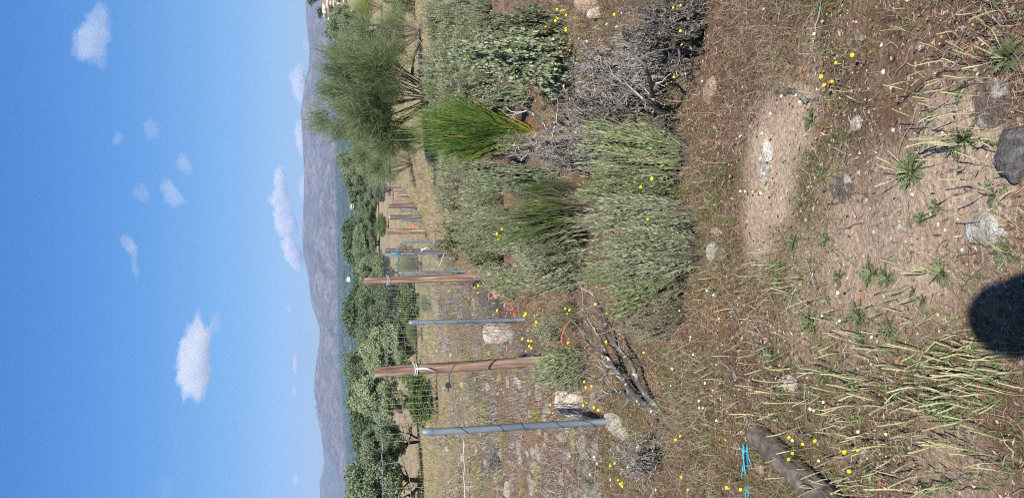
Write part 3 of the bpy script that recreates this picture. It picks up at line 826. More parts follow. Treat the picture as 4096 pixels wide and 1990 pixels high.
def normalise(kind):
    """prototype plants become 1 m tall and 1 m across"""
    root = PROTO[kind]; allv = []
    for ch in KIDS[root.name]:
        n = len(ch.data.vertices); v = np.empty(n * 3, np.float32); ch.data.vertices.foreach_get('co', v); allv.append(v.reshape(-1, 3) + np.array(ch.location))
    A = np.concatenate(allv); kz = 1 / np.percentile(A[:, 2], 99.3); kr = .5 / np.percentile(np.abs(A[:, :2]).max(1), 99)
    done = set()
    for ch in KIDS[root.name]:
        ch.location = (ch.location.x * kr, ch.location.y * kr, ch.location.z * kz)
        if ch.data.name in done or ch.name.startswith('dry_flower'): continue
        done.add(ch.data.name); n = len(ch.data.vertices); v = np.empty(n * 3, np.float32); ch.data.vertices.foreach_get('co', v)
        v = v.reshape(-1, 3) * np.array([kr, kr, kz], np.float32); ch.data.vertices.foreach_set('co', v.ravel()); ch.data.update()
for kn in list(PROTO): normalise(kn)
proto_flower('yellow_flower', M['petal'], 81, 1)
proto_flower('yellow_flower_pair', M['petal'], 82, 2)
proto_flower('pale_flower', M['petal_pale'], 83, 1, .011, .10)
proto_flower('pink_flower', M['petal_pink'], 84, 2, .007, .08)
proto_plantain('plantain', 91, 30, 6)
proto_plantain('plantain_leafy', 92, 60, 5, .085, .14)
proto_plantain('plantain_spiky', 93, 7, 5, .045, .19, .05)
proto_plantain('plantain_sparse', 95, 5, 3, .04, .17, .05)
proto_plantain('herb_rosette', 94, 22, 0, .06)

# ------------------------------------------------------------------ placing by what the photograph shows
rp = np.random.default_rng(101)
def plant(kind, Y, Xtop, Xbase, wpx, label, cat, group=None, name=None, D=None, deep=.9, rz=None, tilt=(0, 0), h=None):
    p = at(Xbase, Y) if D is None else on_ground(Y, Xbase, D)
    hh = height_to(p, Xtop, Y) if h is None else h
    dist = np.linalg.norm(p - CAM)
    wd = wpx / F_PX * p[1] / math.cos(PITCH) * 1.0
    o = place(kind, p, (wd, wd * deep, max(hh, .02)), rp.uniform(0, 6.28) if rz is None else rz, tilt if tilt != (0, 0) or 'oak' in kind or 'retama' in kind else (rp.normal() * .09, rp.normal() * .09))
    if name: o.name = name
    tag(o, label, cat, group)
    return o

SAGE = 'grey-green sage bushes'
# the big foreground clump and the bushes behind it
plant('sage_bush', 640, 2345, 2735, 250, 'greenest sage bush, nearest the bare soil in the middle of the thicket', 'bush', SAGE)
plant('sage_bush', 545, 2400, 2700, 170, 'green sage bush under the dead grey branches, right end of the front clump', 'bush', SAGE)
plant('sage_bush', 760, 2340, 2700, 230, 'sage bush behind the dark split in the front clump, below the dark broom', 'bush', SAGE)
plant('grey_sage_bush', 880, 2330, 2770, 260, 'sage bush with bare grey twigs at its foot beside the little round stone', 'bush', SAGE)
plant('grey_sage_bush', 1010, 2390, 2790, 230, 'broad greyish sage bush in the front clump, just left of the round stone', 'bush', SAGE)
plant('sage_bush', 1110, 2410, 2720, 220, 'sage bush between the fallen lichened twigs and the bare brown litter', 'bush', SAGE)
plant('dry_sage_bush', 1230, 2440, 2720, 260, 'half dry sage bush at the left end of the front clump', 'bush', SAGE)
plant('dry_sage_bush', 1310, 2500, 2690, 130, 'low dry sage bush with black shade under it, last of the front clump', 'bush', SAGE)
plant('grey_sage_bush', 1000, 2020, 2340, 240, 'large grey sage bush behind the front clump, right of the tall thin wooden post', 'bush', SAGE)
plant('dwarf_sage_bush', 1080, 2060, 2340, 170, 'straw-coloured sage bush touching the orange twine', 'bush', SAGE)
plant('grey_sage_bush', 900, 2050, 2330, 190, 'grey sage bush straight behind the dark broom sprays', 'bush', SAGE)
plant('sage_bush', 1005, 1820, 2010, 190, 'fresh green sage bush behind the steel post next to the tallest thin wooden post', 'bush', SAGE)
plant('grey_sage_bush', 930, 1850, 2060, 140, 'sage bush by the dark-leaved shrub with yellow flowers', 'bush', SAGE)
plant('spindly_sage_bush', 1440, 2120, 2345, 200, 'sage bush hiding the foot of the thickest wooden post', 'bush', SAGE)
plant('dwarf_sage_bush', 1500, 2200, 2345, 110, 'small sage bush leaning on the pale boulder behind the fence', 'bush', SAGE)
for i in range(26):                                  # low odds and ends that knit the thicket together
    Y = rp.uniform(500, 1330); X = rp.uniform(2180, 2720) if i % 2 else rp.uniform(2000, 2400)
    plant(('dwarf_sage_bush', 'spindly_sage_bush', 'dry_sage_bush')[i % 3], Y, X - rp.uniform(90, 200), X, rp.uniform(70, 140), 'small uneven sage tuft filling the gaps of the big thicket', 'bush', 'sage tufts in the thicket')
for i, (Y, a, b, wd) in enumerate([(672, 1735, 1830, 80), (700, 1740, 1860, 120), (775, 1730, 1830, 110), (820, 1740, 1850, 120), (745, 1830, 2000, 140), (800, 1850, 2010, 150), (860, 1800, 1960, 120),
                                   (880, 1890, 2040, 120), (665, 1800, 1900, 90)]):
    plant(('grey_sage_bush', 'dwarf_sage_bush')[i % 2], Y, a, b, wd, 'grey sage bush in the low belt in front of the row of far posts', 'bush', 'sage belt before the far posts')
k = 0
for b, n in ((1775, 6), (1835, 6), (1900, 6), (1965, 5)):
    for j in range(n):
        Y = 15 + j * 78 + rp.uniform(-22, 22) + (b % 2) * 30
        plant(('grey_sage_bush', 'spindly_sage_bush', 'dwarf_sage_bush')[k % 3], Y, b - rp.uniform(75, 115), b, rp.uniform(95, 140),
              'grey-green sage bush in the wide patch in front of the big broom tree', 'bush', 'sage patch before the broom tree'); k += 1
for (Y, a, b, wd) in ((300, 1720, 1800, 70), (240, 1730, 1790, 60), (355, 1700, 1770, 70)):
    plant('fresh_green_bush', Y, a, b, wd, 'small bright leafy bush at the foot of the big broom tree', 'bush', 'leafy bushes by the broom tree')

# brooms
plant('bright_broom', 535, 1670, 2125, 250, 'bright green upright broom with yellow stems, in front of the pale-leaved shrubs', 'broom', rz=.3)
plant('dark_broom', 840, 1960, 2400, 250, 'sparse dark broom with long thin wands rising from the front sage clump', 'broom')
plant('dark_broom', 760, 2060, 2360, 120, 'small dark broom tuft standing among pale leaves beside the sparse dark broom', 'broom')
plant('retama_tree', 385, 1266, 1735, 600, 'big rounded grey-green broom tree on bare dark fanned limbs', 'broom tree', rz=1.2)
plant('retama_bush', 130, 1470, 1690, 290, 'broom bush on the right of the big broom tree, over a bent pale stem', 'broom tree')
plant('retama_bush', 655, 1440, 1650, 190, 'grey-green broom bush between the big broom tree and the last fence posts', 'broom tree')
plant('green_retama_bush', 30, 1400, 1530, 140, 'yellow-green broom in the field behind the others at the right edge', 'broom tree')
plant('retama_bush', 1055, 1570, 1690, 110, 'pale broom bush behind the fence between two blue-tied posts', 'broom tree')
plant('retama_bush', 1215, 1665, 1725, 90, 'little round broom bush in the field behind the fence', 'broom tree')
plant('retama_bush', 560, 1520, 1720, 150, 'lowest skirt of twigs left of the big broom tree trunk', 'broom tree')

# pale leaved shrubs and dead wood
ROCKR = 'pale round-leaved shrubs'
plant('rockrose_bush', 275, 1840, 2310, 310, 'big pale-leaved shrub with a black hollow under it', 'shrub', ROCKR)
plant('rockrose_bush', 190, 1880, 2240, 240, 'pale-leaved shrub right of the hollow shrub, nearest the pink boulder', 'shrub', ROCKR)
plant('pale_rockrose_bush', 385, 1900, 2130, 120, 'pale-leaved shrub touching the bright green broom on its right side', 'shrub', ROCKR)
plant('pale_rockrose_bush', 715, 1850, 2240, 150, 'pale-leaved shrub left of the bright green broom', 'shrub', ROCKR)
plant('pale_rockrose_bush', 735, 1890, 2200, 110, 'thin pale-leaved shrub squeezed between the bright broom and the sparse dark broom', 'shrub', ROCKR)
plant('rockrose_bush', 390, 1810, 2060, 190, 'pale-leaved shrub behind the hollow shrub, next to the broom tree trunk', 'shrub', ROCKR)
plant('pale_rockrose_bush', 110, 1960, 2270, 170, 'pale-leaved shrub beside the yellow flowers, last on the right', 'shrub', ROCKR)
plant('dark_leaved_bush', 945, 1745, 1890, 150, 'dark leaved shrub hiding the feet of the two middle posts', 'shrub')
plant('dark_leaved_bush', 950, 1900, 2030, 120, 'dark leaved shrub dotted with yellow flowers', 'shrub')
plant('dark_leaved_bush', 20, 1540, 1660, 90, 'dark shrub behind the right-hand broom', 'shrub')

DEAD = 'dead grey bushes'
plant('dead_thicket', 470, 2240, 2660, 430, 'dead bush with a dark crooked trunk in front of the hollow shrub', 'dead bush', DEAD, rz=.4)
plant('dead_thicket', 130, 2450, 2810, 330, 'dead grey bush on the right edge full of yellow flowers', 'dead bush', DEAD, rz=2.)
plant('dead_bush', 300, 2330, 2680, 300, 'tangle of dead twigs between the two dark dead bushes', 'dead bush', DEAD)
plant('brushwood', 420, 2250, 2480, 330, 'pale dead brushwood at the mouth of the hollow shrub', 'dead bush', DEAD)
plant('brushwood', 580, 2060, 2400, 280, 'dead brushwood under the bright green broom', 'dead bush', DEAD)
plant('brushwood', 250, 2480, 2740, 260, 'low litter of dead twigs on the right of the dark trunk', 'dead bush', DEAD)
plant('dead_bush', 640, 2120, 2420, 200, 'lichen-spotted dead bush beside the pale-leaved shrub', 'dead bush', DEAD)
plant('brushwood', 1850, 1935, 2000, 260, 'thin grey twigs in the field at the left end of the fence', 'dead bush', DEAD)
plant('brushwood', 1850, 2450, 2650, 320, 'dark dead twigs on the left edge behind the wooden log', 'dead bush', DEAD)

for (Y, a, b, wd, kd) in ((250, 2300, 2520, 240, 'dead_thicket'), (520, 2260, 2500, 220, 'dead_bush'), (330, 2380, 2600, 230, 'dead_thicket'), (420, 2420, 2640, 200, 'dead_bush'), (200, 2480, 2700, 190, 'dead_bush'), (60, 2520, 2790, 220, 'dead_thicket'), (140, 2560, 2760, 180, 'dead_bush')):
    plant(kd, Y, a, b, wd, 'dead grey twiggy bush filling the gap between the dark trunk and the right edge', 'dead bush', 'dead twiggy bushes in the gap')
def branch_thing(name, paths, mat, label, cat, twigs=0, seed=1):
    """fallen or standing branch through real points; paths = [(list of (X, Y, height), r0, r1)]"""
    r = np.random.default_rng(seed); mb = MB(); tb = MB(); first = None; br = []
    for pts, r0, r1 in paths:
        Q = np.array([at(X, Y, h) + np.array([0, 0, h]) for X, Y, h in pts])
        if first is None: first = Q[0].copy()
        K = 26; u = np.linspace(0, len(Q) - 1, K); kk = np.clip(u.astype(int), 0, len(Q) - 2); f = (u - kk)[:, None]
        P = Q[kk] * (1 - f) + Q[kk + 1] * f
        P = P + np.stack([np.convolve(np.pad(r.normal(size=K), 2, mode='edge'), [.2] * 5, 'valid') for _ in range(3)], -1) * .012 - first
        R = np.linspace(r0, r1, K) * r.uniform(.85, 1.15, K)
        V, Fq = tubes(P[None], R[None], 9); mb.add(V, Fq, True)
        for _ in range(twigs):
            k = r.integers(4, K - 1); grow(P[k], norm(norm(P[k] - P[k - 1]) + r.normal(size=3) * .6 + np.array([0, 0, .25])), r.uniform(.08, .22), R[k] * .45, 2, r, .2, (2, 4), .5, .02, .6, 5, br)
    root = empty(name, tuple(first)); mb.build('limb', mat, root)
    if br: tube_list(tb, br, 4); tb.build('twigs', M['twig'], root)
    return tag(root, label, cat)

branch_thing('dead_branch', [([(2640, 1665, .0), (2560, 1600, .04), (2480, 1500, .07), (2430, 1420, .10), (2390, 1330, .16), (2310, 1220, .22)], .022, .006),
                             ([(2640, 1655, .0), (2575, 1560, .05), (2530, 1470, .08), (2480, 1400, .10), (2440, 1350, .13), (2415, 1260, .18), (2380, 1180, .2)], .019, .006),
                             ([(2480, 1500, .07), (2440, 1445, .12), (2370, 1385, .18), (2340, 1350, .22), (2325, 1260, .24)], .009, .004),
                             ([(2570, 1590, .05), (2500, 1575, .05), (2435, 1565, .05)], .010, .006)], M['lichen'],
             'forked fallen branch spotted with white lichen, lying left of the sage clump', 'dead branch', 6, 5)
branch_thing('lichened_branch', [([(2360, 700, .02), (2300, 640, .10), (2240, 575, .2), (2170, 500, .3), (2110, 440, .38), (2040, 390, .45)], .020, .008),
                                 ([(2350, 690, .02), (2290, 560, .12), (2270, 480, .2), (2240, 430, .28)], .014, .006),
                                 ([(2310, 470, .05), (2300, 380, .12), (2290, 300, .2), (2300, 200, .26)], .012, .006)], M['lichen'],
             'leaning dead branch blotched with white lichen under the bright green broom', 'dead branch', 3, 6)
branch_thing('crooked_dead_branch', [([(2665, 600, .0), (2655, 500, .06), (2640, 440, .12), (2612, 400, .2), (2600, 340, .26), (2580, 250, .34), (2520, 200, .4)], .020, .007),
                            ([(2615, 405, .19), (2560, 385, .24), (2490, 350, .3), (2430, 330, .34)], .012, .005),
                            ([(2600, 620, .02), (2605, 520, .08), (2614, 410, .18)], .012, .009)], M['dead_dark'],
             'dark crooked dead trunk arching out of the grass beside the sage clump', 'dead branch', 4, 7)
branch_thing('bent_stem', [([(1720, 300, .0), (1650, 295, .35), (1655, 230, .4), (1680, 170, .38), (1678, 120, .42), (1640, 90, .55)], .035, .02)], M['retama_bark'],
             'bent bare stem sagging between the big broom tree and its neighbour', 'dead branch', 5, 8)
branch_thing('fallen_stick', [([(3095, 330, .01), (3130, 365, .012), (3180, 375, .012), (3225, 415, .012)], .006, .010)], M['dead'], 'short grey forked stick lying above the bare sand patch', 'stick', 0, 9)
branch_thing('fallen_stick', [([(2545, 290, .0), (2450, 280, .03), (2300, 285, .05)], .008, .006)], M['dead'], 'pale stick standing out of the grass near the yellow flowers', 'stick', 0, 10)

# ------------------------------------------------------------------ oaks
OAKS = 'holm oaks behind the fence'
plant('holm_oak', 1925, 1390, 1695, 300, 'nearest dark holm oak on three bare trunks, at the left end of the fence', 'tree', OAKS)
plant('holm_oak', 2060, 1400, 1690, 260, 'holm oak cut by the edge of the picture beyond the three-trunked oak', 'tree', OAKS)
plant('holm_oak', 1760, 1448, 1682, 190, 'small holm oak with a looped pale trunk', 'tree', OAKS)
plant('holm_oak_light', 1590, 1412, 1665, 230, 'broad pale holm oak right behind the thickest wooden post', 'tree', OAKS)
plant('holm_oak_low', 1600, 1635, 1750, 210, 'low bright leafy bush in front of the pale holm oak', 'bush')
plant('holm_oak_dense', 1465, 1380, 1660, 170, 'dark dome of holm oak standing highest above the others', 'tree', OAKS, D=46)
plant('holm_oak_light', 1400, 1445, 1670, 200, 'greyish holm oak with leaning forked trunk', 'tree', OAKS)
plant('holm_oak', 1310, 1435, 1655, 200, 'holm oak between the grey forked oak and the short steel post', 'tree', OAKS)
plant('holm_oak_dense', 1190, 1430, 1640, 170, 'holm oak just left of the tallest thin wooden post', 'tree', OAKS)
plant('holm_oak_low', 1165, 1500, 1620, 110, 'bright green young oak in front of the row', 'tree')
plant('holm_oak_dense', 1085, 1432, 1600, 140, 'dense round oak behind the wire between two wooden posts', 'tree', OAKS)
plant('holm_oak_dense', 965, 1412, 1520, 140, 'broad dense deep green oak below the white farmhouse', 'tree', OAKS, D=95)
plant('holm_oak_dense', 1040, 1420, 1535, 120, 'deep green oak left of the broad dense one below the farmhouse', 'tree', OAKS, D=90)
plant('holm_oak_low', 900, 1505, 1565, 90, 'bright green bush alone on the straw field', 'bush', D=72)
plant('holm_oak_dense', 870, 1425, 1520, 90, 'round oak above the straw field, right of the broad dense one', 'tree', OAKS, D=100)
plant('holm_oak_dense', 815, 1432, 1510, 90, 'oak with black shade under it above the bare field gap', 'tree', OAKS, D=100)
plant('holm_oak', 755, 1470, 1590, 110, 'oak straight behind the last posts of the fence', 'tree', OAKS, D=60)
plant('holm_oak', 700, 1372, 1560, 120, 'tall dark oak beside the big broom tree', 'tree', OAKS, D=66)
plant('holm_oak', 640, 1350, 1545, 110, 'tallest dark oak rising over the shoulder of the big broom tree', 'tree', OAKS, D=66)
plant('holm_oak', 100, 1312, 1480, 130, 'round oak at the foot of the stony hill', 'tree', OAKS, D=75)
plant('retama_bush', 1330, 1610, 1690, 110, 'pale broom bush under the oaks near the short steel post', 'broom tree')
r4 = np.random.default_rng(55)
for Y in list(np.arange(1140, 1560, 84)) + [1010, 1060]:      # undergrowth at the feet of the oaks
    plant(('fresh_green_bush', 'dark_leaved_bush', 'rockrose_bush')[int(Y) % 3], Y + r4.uniform(-15, 15), r4.uniform(1560, 1610), r4.uniform(1650, 1690), r4.uniform(80, 130), 'dark bush in the undergrowth at the feet of the oaks behind the fence', 'bush', 'undergrowth below the oaks')
for i in range(34):                                  # hedge of further oaks behind the fence
    Y = r4.uniform(690, 2000); D = r4.uniform(95, 150)
    p = on_ground(Y, 1500, D); s = r4.uniform(3.2, 5.2)
    o = place('holm_oak_small', p, (s * r4.uniform(1, 1.5), s, s * r4.uniform(.8, 1.1)), r4.uniform(0, 6)); tag(o, 'small oak in the belt of trees where the near fields end', 'tree', 'oaks at the end of the fields')
for i in range(110):                                 # slope beyond
    Y = r4.uniform(-60, 2050); D = r4.uniform(170, 900)
    p = on_ground(Y, 1430, D)
    if p[2] > 1.0: continue
    s = r4.uniform(3.5, 7)
    o = place('holm_oak_tiny', p, (s * r4.uniform(1, 1.5), s, s * r4.uniform(.8, 1.1)), r4.uniform(0, 6)); tag(o, 'dark oak scattered over the lower slope between the fields and the forest plain', 'tree', 'oaks on the lower slope')
for i in range(46):                                  # stony hill on the right
    Y = r4.uniform(-120, 260); D = r4.uniform(200, 380); p = on_ground(Y, 1330, D)
    s = r4.uniform(2.2, 5)
    o = place('holm_oak_tiny', p, (s * 1.2, s, s * r4.uniform(.7, 1.1)), r4.uniform(0, 6)); tag(o, 'dark green shrub-like oak dotted over the stony hill on the right', 'tree', 'oaks on the stony hill')
for i in range(60):
    Y = r4.uniform(-100, 230); D = r4.uniform(220, 330); p = on_ground(Y, 1330, D)
    s = r4.uniform(.5, 1.8); kind = 'hill_boulder'
    if kind not in PROTO:
        V, Fq = rock_mesh(401, 3); PROTO[kind] = MB().add(V, Fq, False).build('hill_boulder', M['pale_rock'])
    o = place(kind, p, (s * 1.3, s, s * .7), r4.uniform(0, 6)); tag(o, 'pale boulder lying among the bushes of the stony hill', 'boulder', 'boulders on the stony hill')

def forest():
    r = np.random.default_rng(8); n = 15000
    u = r.uniform(0, 1, n); D = 700 * (5600 / 700) ** u; a = r.uniform(-.40, .40, n)
    x = a * D; y = D; z = ground_z(x, y); s = r.uniform(2.2, 4.6, n) * (1 + .8 * u)
    keep = fbm(x, y, 260, 4, 3) + .35 > r.uniform(0, .8, n) * .55; x, y, z, s = x[keep], y[keep], z[keep], s[keep]
    V0, F0 = ico(1); n = len(x)
    V = V0[None] * (1 + r.normal(size=(n, len(V0), 1)) * .16) * np.stack([s * 1.25, s * 1.25, s * .85], -1)[:, None] + np.stack([x, y, z + s * .55], -1)[:, None]
    Fq = F0[None] + (np.arange(n) * len(V0))[:, None, None]
    o = MB().add(V.reshape(-1, 3), Fq.reshape(-1, 3)).build('forest', M['forest'])
    tag(o, 'dark holm oak forest covering the plain below the mountains', 'forest', kind='stuff')
forest()

# farmhouses on the plain
def farmhouse(X, Y, D, s, label, rz):
    p = on_ground(Y, X, D); root = empty('farmhouse', tuple(p), rz); root.scale = (s, s, s)
    root.location.z = CAM[2] + ray(X, Y)[2] * D - 2.2 * s
    w_ = MB(); bx = lambda x0, x1, y0, y1, z0, z1: (np.array([(x, y, z) for x in (x0, x1) for y in (y0, y1) for z in (z0, z1)]), np.array([(0, 1, 3, 2), (4, 6, 7, 5), (0, 4, 5, 1), (2, 3, 7, 6), (0, 2, 6, 4), (1, 5, 7, 3)]))
    w_.add(*bx(-5, 5, -3, 3, -6, 3)); w_.add(*bx(5.003, 9, -2.5, 2.5, -6, 2.2)); w_.build('wall', M['plaster'], root)
    rf = MB(); rf.add([(-5.3, -3.4, 2.9), (5.3, -3.4, 2.9), (5.3, 3.4, 2.9), (-5.3, 3.4, 2.9), (-5.3, 0, 4.6), (5.3, 0, 4.6)], [(0, 1, 5, 4), (2, 3, 4, 5)])
    rf.add([(5.31, -2.8, 2.2), (9.2, -2.8, 2.2), (9.2, 2.8, 2.2), (5.31, 2.8, 2.2), (5.31, 0, 3.4), (9.2, 0, 3.4)], [(0, 1, 5, 4), (2, 3, 4, 5)])
    rf.add([(-5.1, -3, 2.95), (-5.1, 3, 2.95), (-5.1, 0, 4.5)], [(0, 1, 2)]); rf.add([(9.05, -2.5, 2.1), (9.05, 2.5, 2.1), (9.05, 0, 3.3)], [(0, 1, 2)])
    r_ = rf.build('roof', M['tile'], root)
    for x in (-3, 0, 3):
        MB().add(*bx(x - .5, x + .5, -3.05, -2.98, .6, 1.9)).build('window', M['window'], root)
    c = MB(); c.add(*bx(-2.3, -1.6, .4, 1.1, 3.6, 5.6)); c.build('chimney', M['plaster'], r_)
    tag(root, label, 'farmhouse')
farmhouse(1397, 960, 850, .8, 'white farmhouse with tiled roof standing among the trees of the plain', .5)
farmhouse(1403, 826, 1100, .55, 'smaller dull farmhouse in the forest, right of the white one', -.3)
farmhouse(1388, 1120, 1300, .55, 'tiny pinkish farmhouse in the forest, left of the white one', .2)

# ------------------------------------------------------------------ fence
def post_mesh(h, lean, r0, r1, mat, seed, name, parent, wob=.004, n=16, flat=True):
    r = np.random.default_rng(seed); K = 20
    t = np.linspace(-.12, 1, K); P = np.stack([lean[0] * t, lean[1] * t, h * t], -1)
    P[:, :2] += np.cumsum(r.normal(size=(K, 2)), 0) * wob * .3
    R = np.interp(t, [-.12, 1], [r0, r1]) * (1 + r.normal(size=K) * wob * 2)
    e = P[-1:] - P[-2:-1]; e = e / np.linalg.norm(e)
    P = np.concatenate([P, P[-1:] + e * .004, P[-1:] + e * .0045]); R = np.concatenate([R, [R[-1] * .93, R[-1] * .02]])
    V, Fq = tubes(P[None], R[None], n)
    if wob > .003:
        V = V + (n3(V * np.array([1, 1, .15]), .02, seed) * .006)[:, None] * norm(V - np.repeat(P, n, 0))
    return MB().add(V, Fq, True).build(name, mat, parent), P

POSTS = [  # kind, X top, Y top, X base, Y base, distance or None, radius, label
    ('steel', 1697, 1727, 2437, 1684, None, .0215, 'nearest grey steel post, wound with dark wire, at the left of the fence'),
    ('wood', 1500, 1486, 2148, 1444, 6.2, .043, 'thickest wooden post, with a pale blue strap hanging from it'),
    ('steel', 1640, 1290, 2100, 1277, None, .0215, 'steel post with yellow flowers at its foot, between the two near wooden posts'),
    ('wood', 1459, 1124, 1958, 1105, None, .050, 'tallest thin wooden post with a white band, standing on white stones'),
    ('steel', 1600, 1091, 1888, 1083, 12.9, .022, 'steel post right beside the tallest thin wooden post'),
    ('woodgrey', 1541, 1001, 1790, 1001, 17.2, .05, 'grey wooden post with a white strap, paired with a blue-tied steel post'),
    ('steel', 1572, 1014, 1792, 1012, 16.9, .024, 'steel post tied at its top with light blue twine'),
    ('steel', 1603, 967, 1735, 966, 20, .024, 'thin steel post between the grey strapped post and a short brown post'),
    ('wood', 1548, 924, 1742, 923, 23.4, .062, 'brown wooden post in front of the bright green bush'),
    ('steel', 1600, 879, 1732, 879, 25.2, .026, 'steel post just left of a grey wooden post above the orange bundle'),
    ('woodgrey', 1558, 868, 1735, 868, 26, .065, 'grey wooden post with a pale cap above the dark leaved shrub'),
    ('steel', 1599, 843, 1720, 843, 27.5, .026, 'steel post midway between two grey wooden posts'),
    ('woodgrey', 1556, 824, 1722, 824, 28.5, .062, 'grey wooden post next to a reddish one at the middle of the far row'),
    ('wood', 1574, 809, 1702, 808, 30, .055, 'reddish wooden post with orange twine'),
    ('wood', 1586, 780, 1694, 781, 32.5, .06, 'wooden post standing alone near the far end of the row'),
    ('steel', 1595, 768, 1693, 768, 34, .028, 'steel post second from a thick brown post near the far end'),
    ('wood', 1573, 760, 1692, 760, 35, .06, 'brown wooden post beside the thickest of the far posts'),
    ('wood', 1560, 743, 1684, 743, 38, .075, 'thickest of the far brown wooden posts, before the fence turns'),
    ('steel', 1566, 735, 1660, 735, 42, .032, 'nearer of two bluish steel posts at the end of the fence'),
    ('steel', 1570, 729, 1650, 729, 45, .032, 'farther of two bluish steel posts at the end of the fence'),
    ('woodgrey', 1546, 720, 1638, 720, 52, .085, 'last grey wooden post, where the fence meets the broom bushes'),
]
node = []
for i, (kd, Xt, Yt, Xb, Yb, D, rad, lab) in enumerate(POSTS):
    p = at(Xb, Yb) if D is None else on_ground(Yb, Xb, D)
    h = height_to(p, Xt, Yt); d = ray(Xt, Yt); lean = (d[0] * p[1] - p[0], 0.)
    rad *= 1.0 if i < 8 else 1.25
    nm = 'steel_post' if kd == 'steel' else 'wooden_post'
    root = empty(nm, tuple(p)); tag(root, lab, 'post', 'fence posts')
    L = np.array([lean[0], lean[1], h]); ax = L / np.linalg.norm(L)
    if kd == 'steel':
        o, P = post_mesh(h, lean, rad, rad, M['steel'], i, 'tube', root, .0008, 14)
        cb = MB(); Q = np.array([L - ax * .055, L - ax * .05, L + ax * .002, L + ax * .012, L + ax * .015]); V, Fq = tubes(Q[None], np.array([[1.0, 1.07, 1.07, .7, .05]]) * rad, 14); cb.add(V, Fq, True)
        cb.build('cap', M['steel'], root)
        if i < 7:
            t = np.linspace(.06, .9, 120); ph = t * 38 + .8 * np.sin(t * 23)
            Q = L[None] * t[:, None] + np.stack([np.cos(ph), np.sin(ph), .3 * np.sin(ph * 2.3)], -1) * (rad + .003)
            V, Fq = tubes(Q[None], .0016, 4); MB().add(V, Fq, True).build('wound_wire', M['dark_wire'], root)
    else:
        post_mesh(h, lean, rad * 1.02, rad * .97, M['wood' if kd == 'wood' else 'wood_grey'], i, 'stake', root)
    node.append((p, L, kd))
    if i in (1, 3, 5):
        Xs = {1: 1662, 3: 1553, 5: 1685}[i]
        q = p + L * ((height_to(p, Xs, Yt)) / h) - p
        th = np.linspace(0, 2 * np.pi, 24); sb = MB()
        for dz in (0, .016):
            Q = q + np.stack([np.cos(th) * rad * 1.12, np.sin(th) * rad * 1.12, dz + .012 * np.sin(th)], -1)
            V, Fq = tubes(Q[None], .0055, 5); sb.add(V, Fq, True)
        if i != 3:
            tl = np.linspace(0, 1, 12)[:, None]
            Q = q + np.array([rad * .2, -rad * 1.15, 0]) + np.array([-.10 if i == 1 else -.02, -.03, -.20]) * tl + np.array([.05, -.01, 0]) * np.sin(tl * 2.6)
            V, Fq = strips(Q[None], .011 if i == 1 else .014, np.array([[.7, .5, .5]])); sb.add(V, Fq)
        sb.build('tie_strap', M['strap'], root)
    if i == 6:
        sb = MB(); r = np.random.default_rng(4)
        for _ in range(16):
            Q, _e = wander(L * r.uniform(.93, 1.0), norm(r.normal(size=3)), r.uniform(.1, .3), 9, .5, r, -.05); V, Fq = tubes(Q[None], .006, 4); sb.add(V, Fq)
        sb.build('twine_knot', M['blue'], root)
    if i == 10:
        V, Fq = ico(2); MB().add(V * np.array([.075, .075, .03]) + L, Fq, True).build('cap', M['strap'], root)

# wire mesh along the posts
line = [np.array([-3.6, 5.75]), np.array([-2.2, 5.05])] + [node[i][0][:2] + np.array([-.045, .03]) for i in (0, 1, 2, 4, 6, 7, 8, 10, 12, 14, 16, 17, 19, 20)]
line = np.array(line)
def fence_pt(s, h, jit=0.0):
    """s along the posts' line in units of segments"""
    k = np.clip(np.floor(s).astype(int), 0, len(line) - 2); f = (s - k)[..., None]
    q = line[k] * (1 - f) + line[k + 1] * f
    return np.concatenate([q, (ground_z(q[..., 0], q[..., 1]) + h)[..., None]], -1)
rf = np.random.default_rng(77)
fence = empty('wire_fence', (float(line[2][0]), float(line[2][1]), float(ground_z(*line[2]))))
tag(fence, 'wire mesh fence with pale tension cable running from post to post', 'fence')
org = np.array(fence.location)
seg = np.linalg.norm(np.diff(line, axis=0), axis=1); NS = len(seg)
HT = [.06, .17, .29, .42, .56, .71, .88, 1.06, 1.24]
wires = MB(); tops = MB(); stays = MB(); low = MB()
S = np.linspace(0, NS - .001, 1400)
for h in HT + [1.41]:
    P = fence_pt(S, h + .012 * vnoise(S * 3, S * 0 + h * 9, .6, 2) + .02 * vnoise(S, S * 0 + h * 4, .35, 3)) - org
    P[:, :2] += .012 * np.stack([vnoise(S, S * 0, .08, h), vnoise(S, S * 0 + 5, .08, h)], -1)
    rad = .0018 if h < 1.4 else .0025
    V, Fq = tubes(P[None], rad, 4); (wires if h < 1.4 else tops).add(V, Fq, True)
tops.build('top_wire', M['wire'], fence); wires.build('horizontal_wires', M['wire'], fence)
cum = np.concatenate([[0], np.cumsum(seg)]); total = cum[-1]
u = []; x = 0
while x < total - .1:
    u.append(x); x += .16 * rf.uniform(.85, 1.15) * (1 if x < 18 else 2)
u = np.array(u); su = np.interp(u, cum, np.arange(NS + 1)); K = 12
hh = np.linspace(.02, 1.41, K)
Q = fence_pt(su[:, None] + 0 * hh[None], hh[None] + 0 * su[:, None]) - org
bend = rf.normal(size=(len(u), K, 1)) * .004 + (rf.normal(size=(len(u), 1, 1)) * .02) * np.sin(hh * 2.2)[None, :, None]
k = np.clip(su.astype(int), 0, NS - 1); tdir = (line[k + 1] - line[k]) / seg[k][:, None]
Q[:, :, :2] += bend * tdir[:, None]
V, Fq = tubes(Q, .0017, 4); stays.add(V, Fq, True); stays.build('stay_wires', M['wire'], fence)
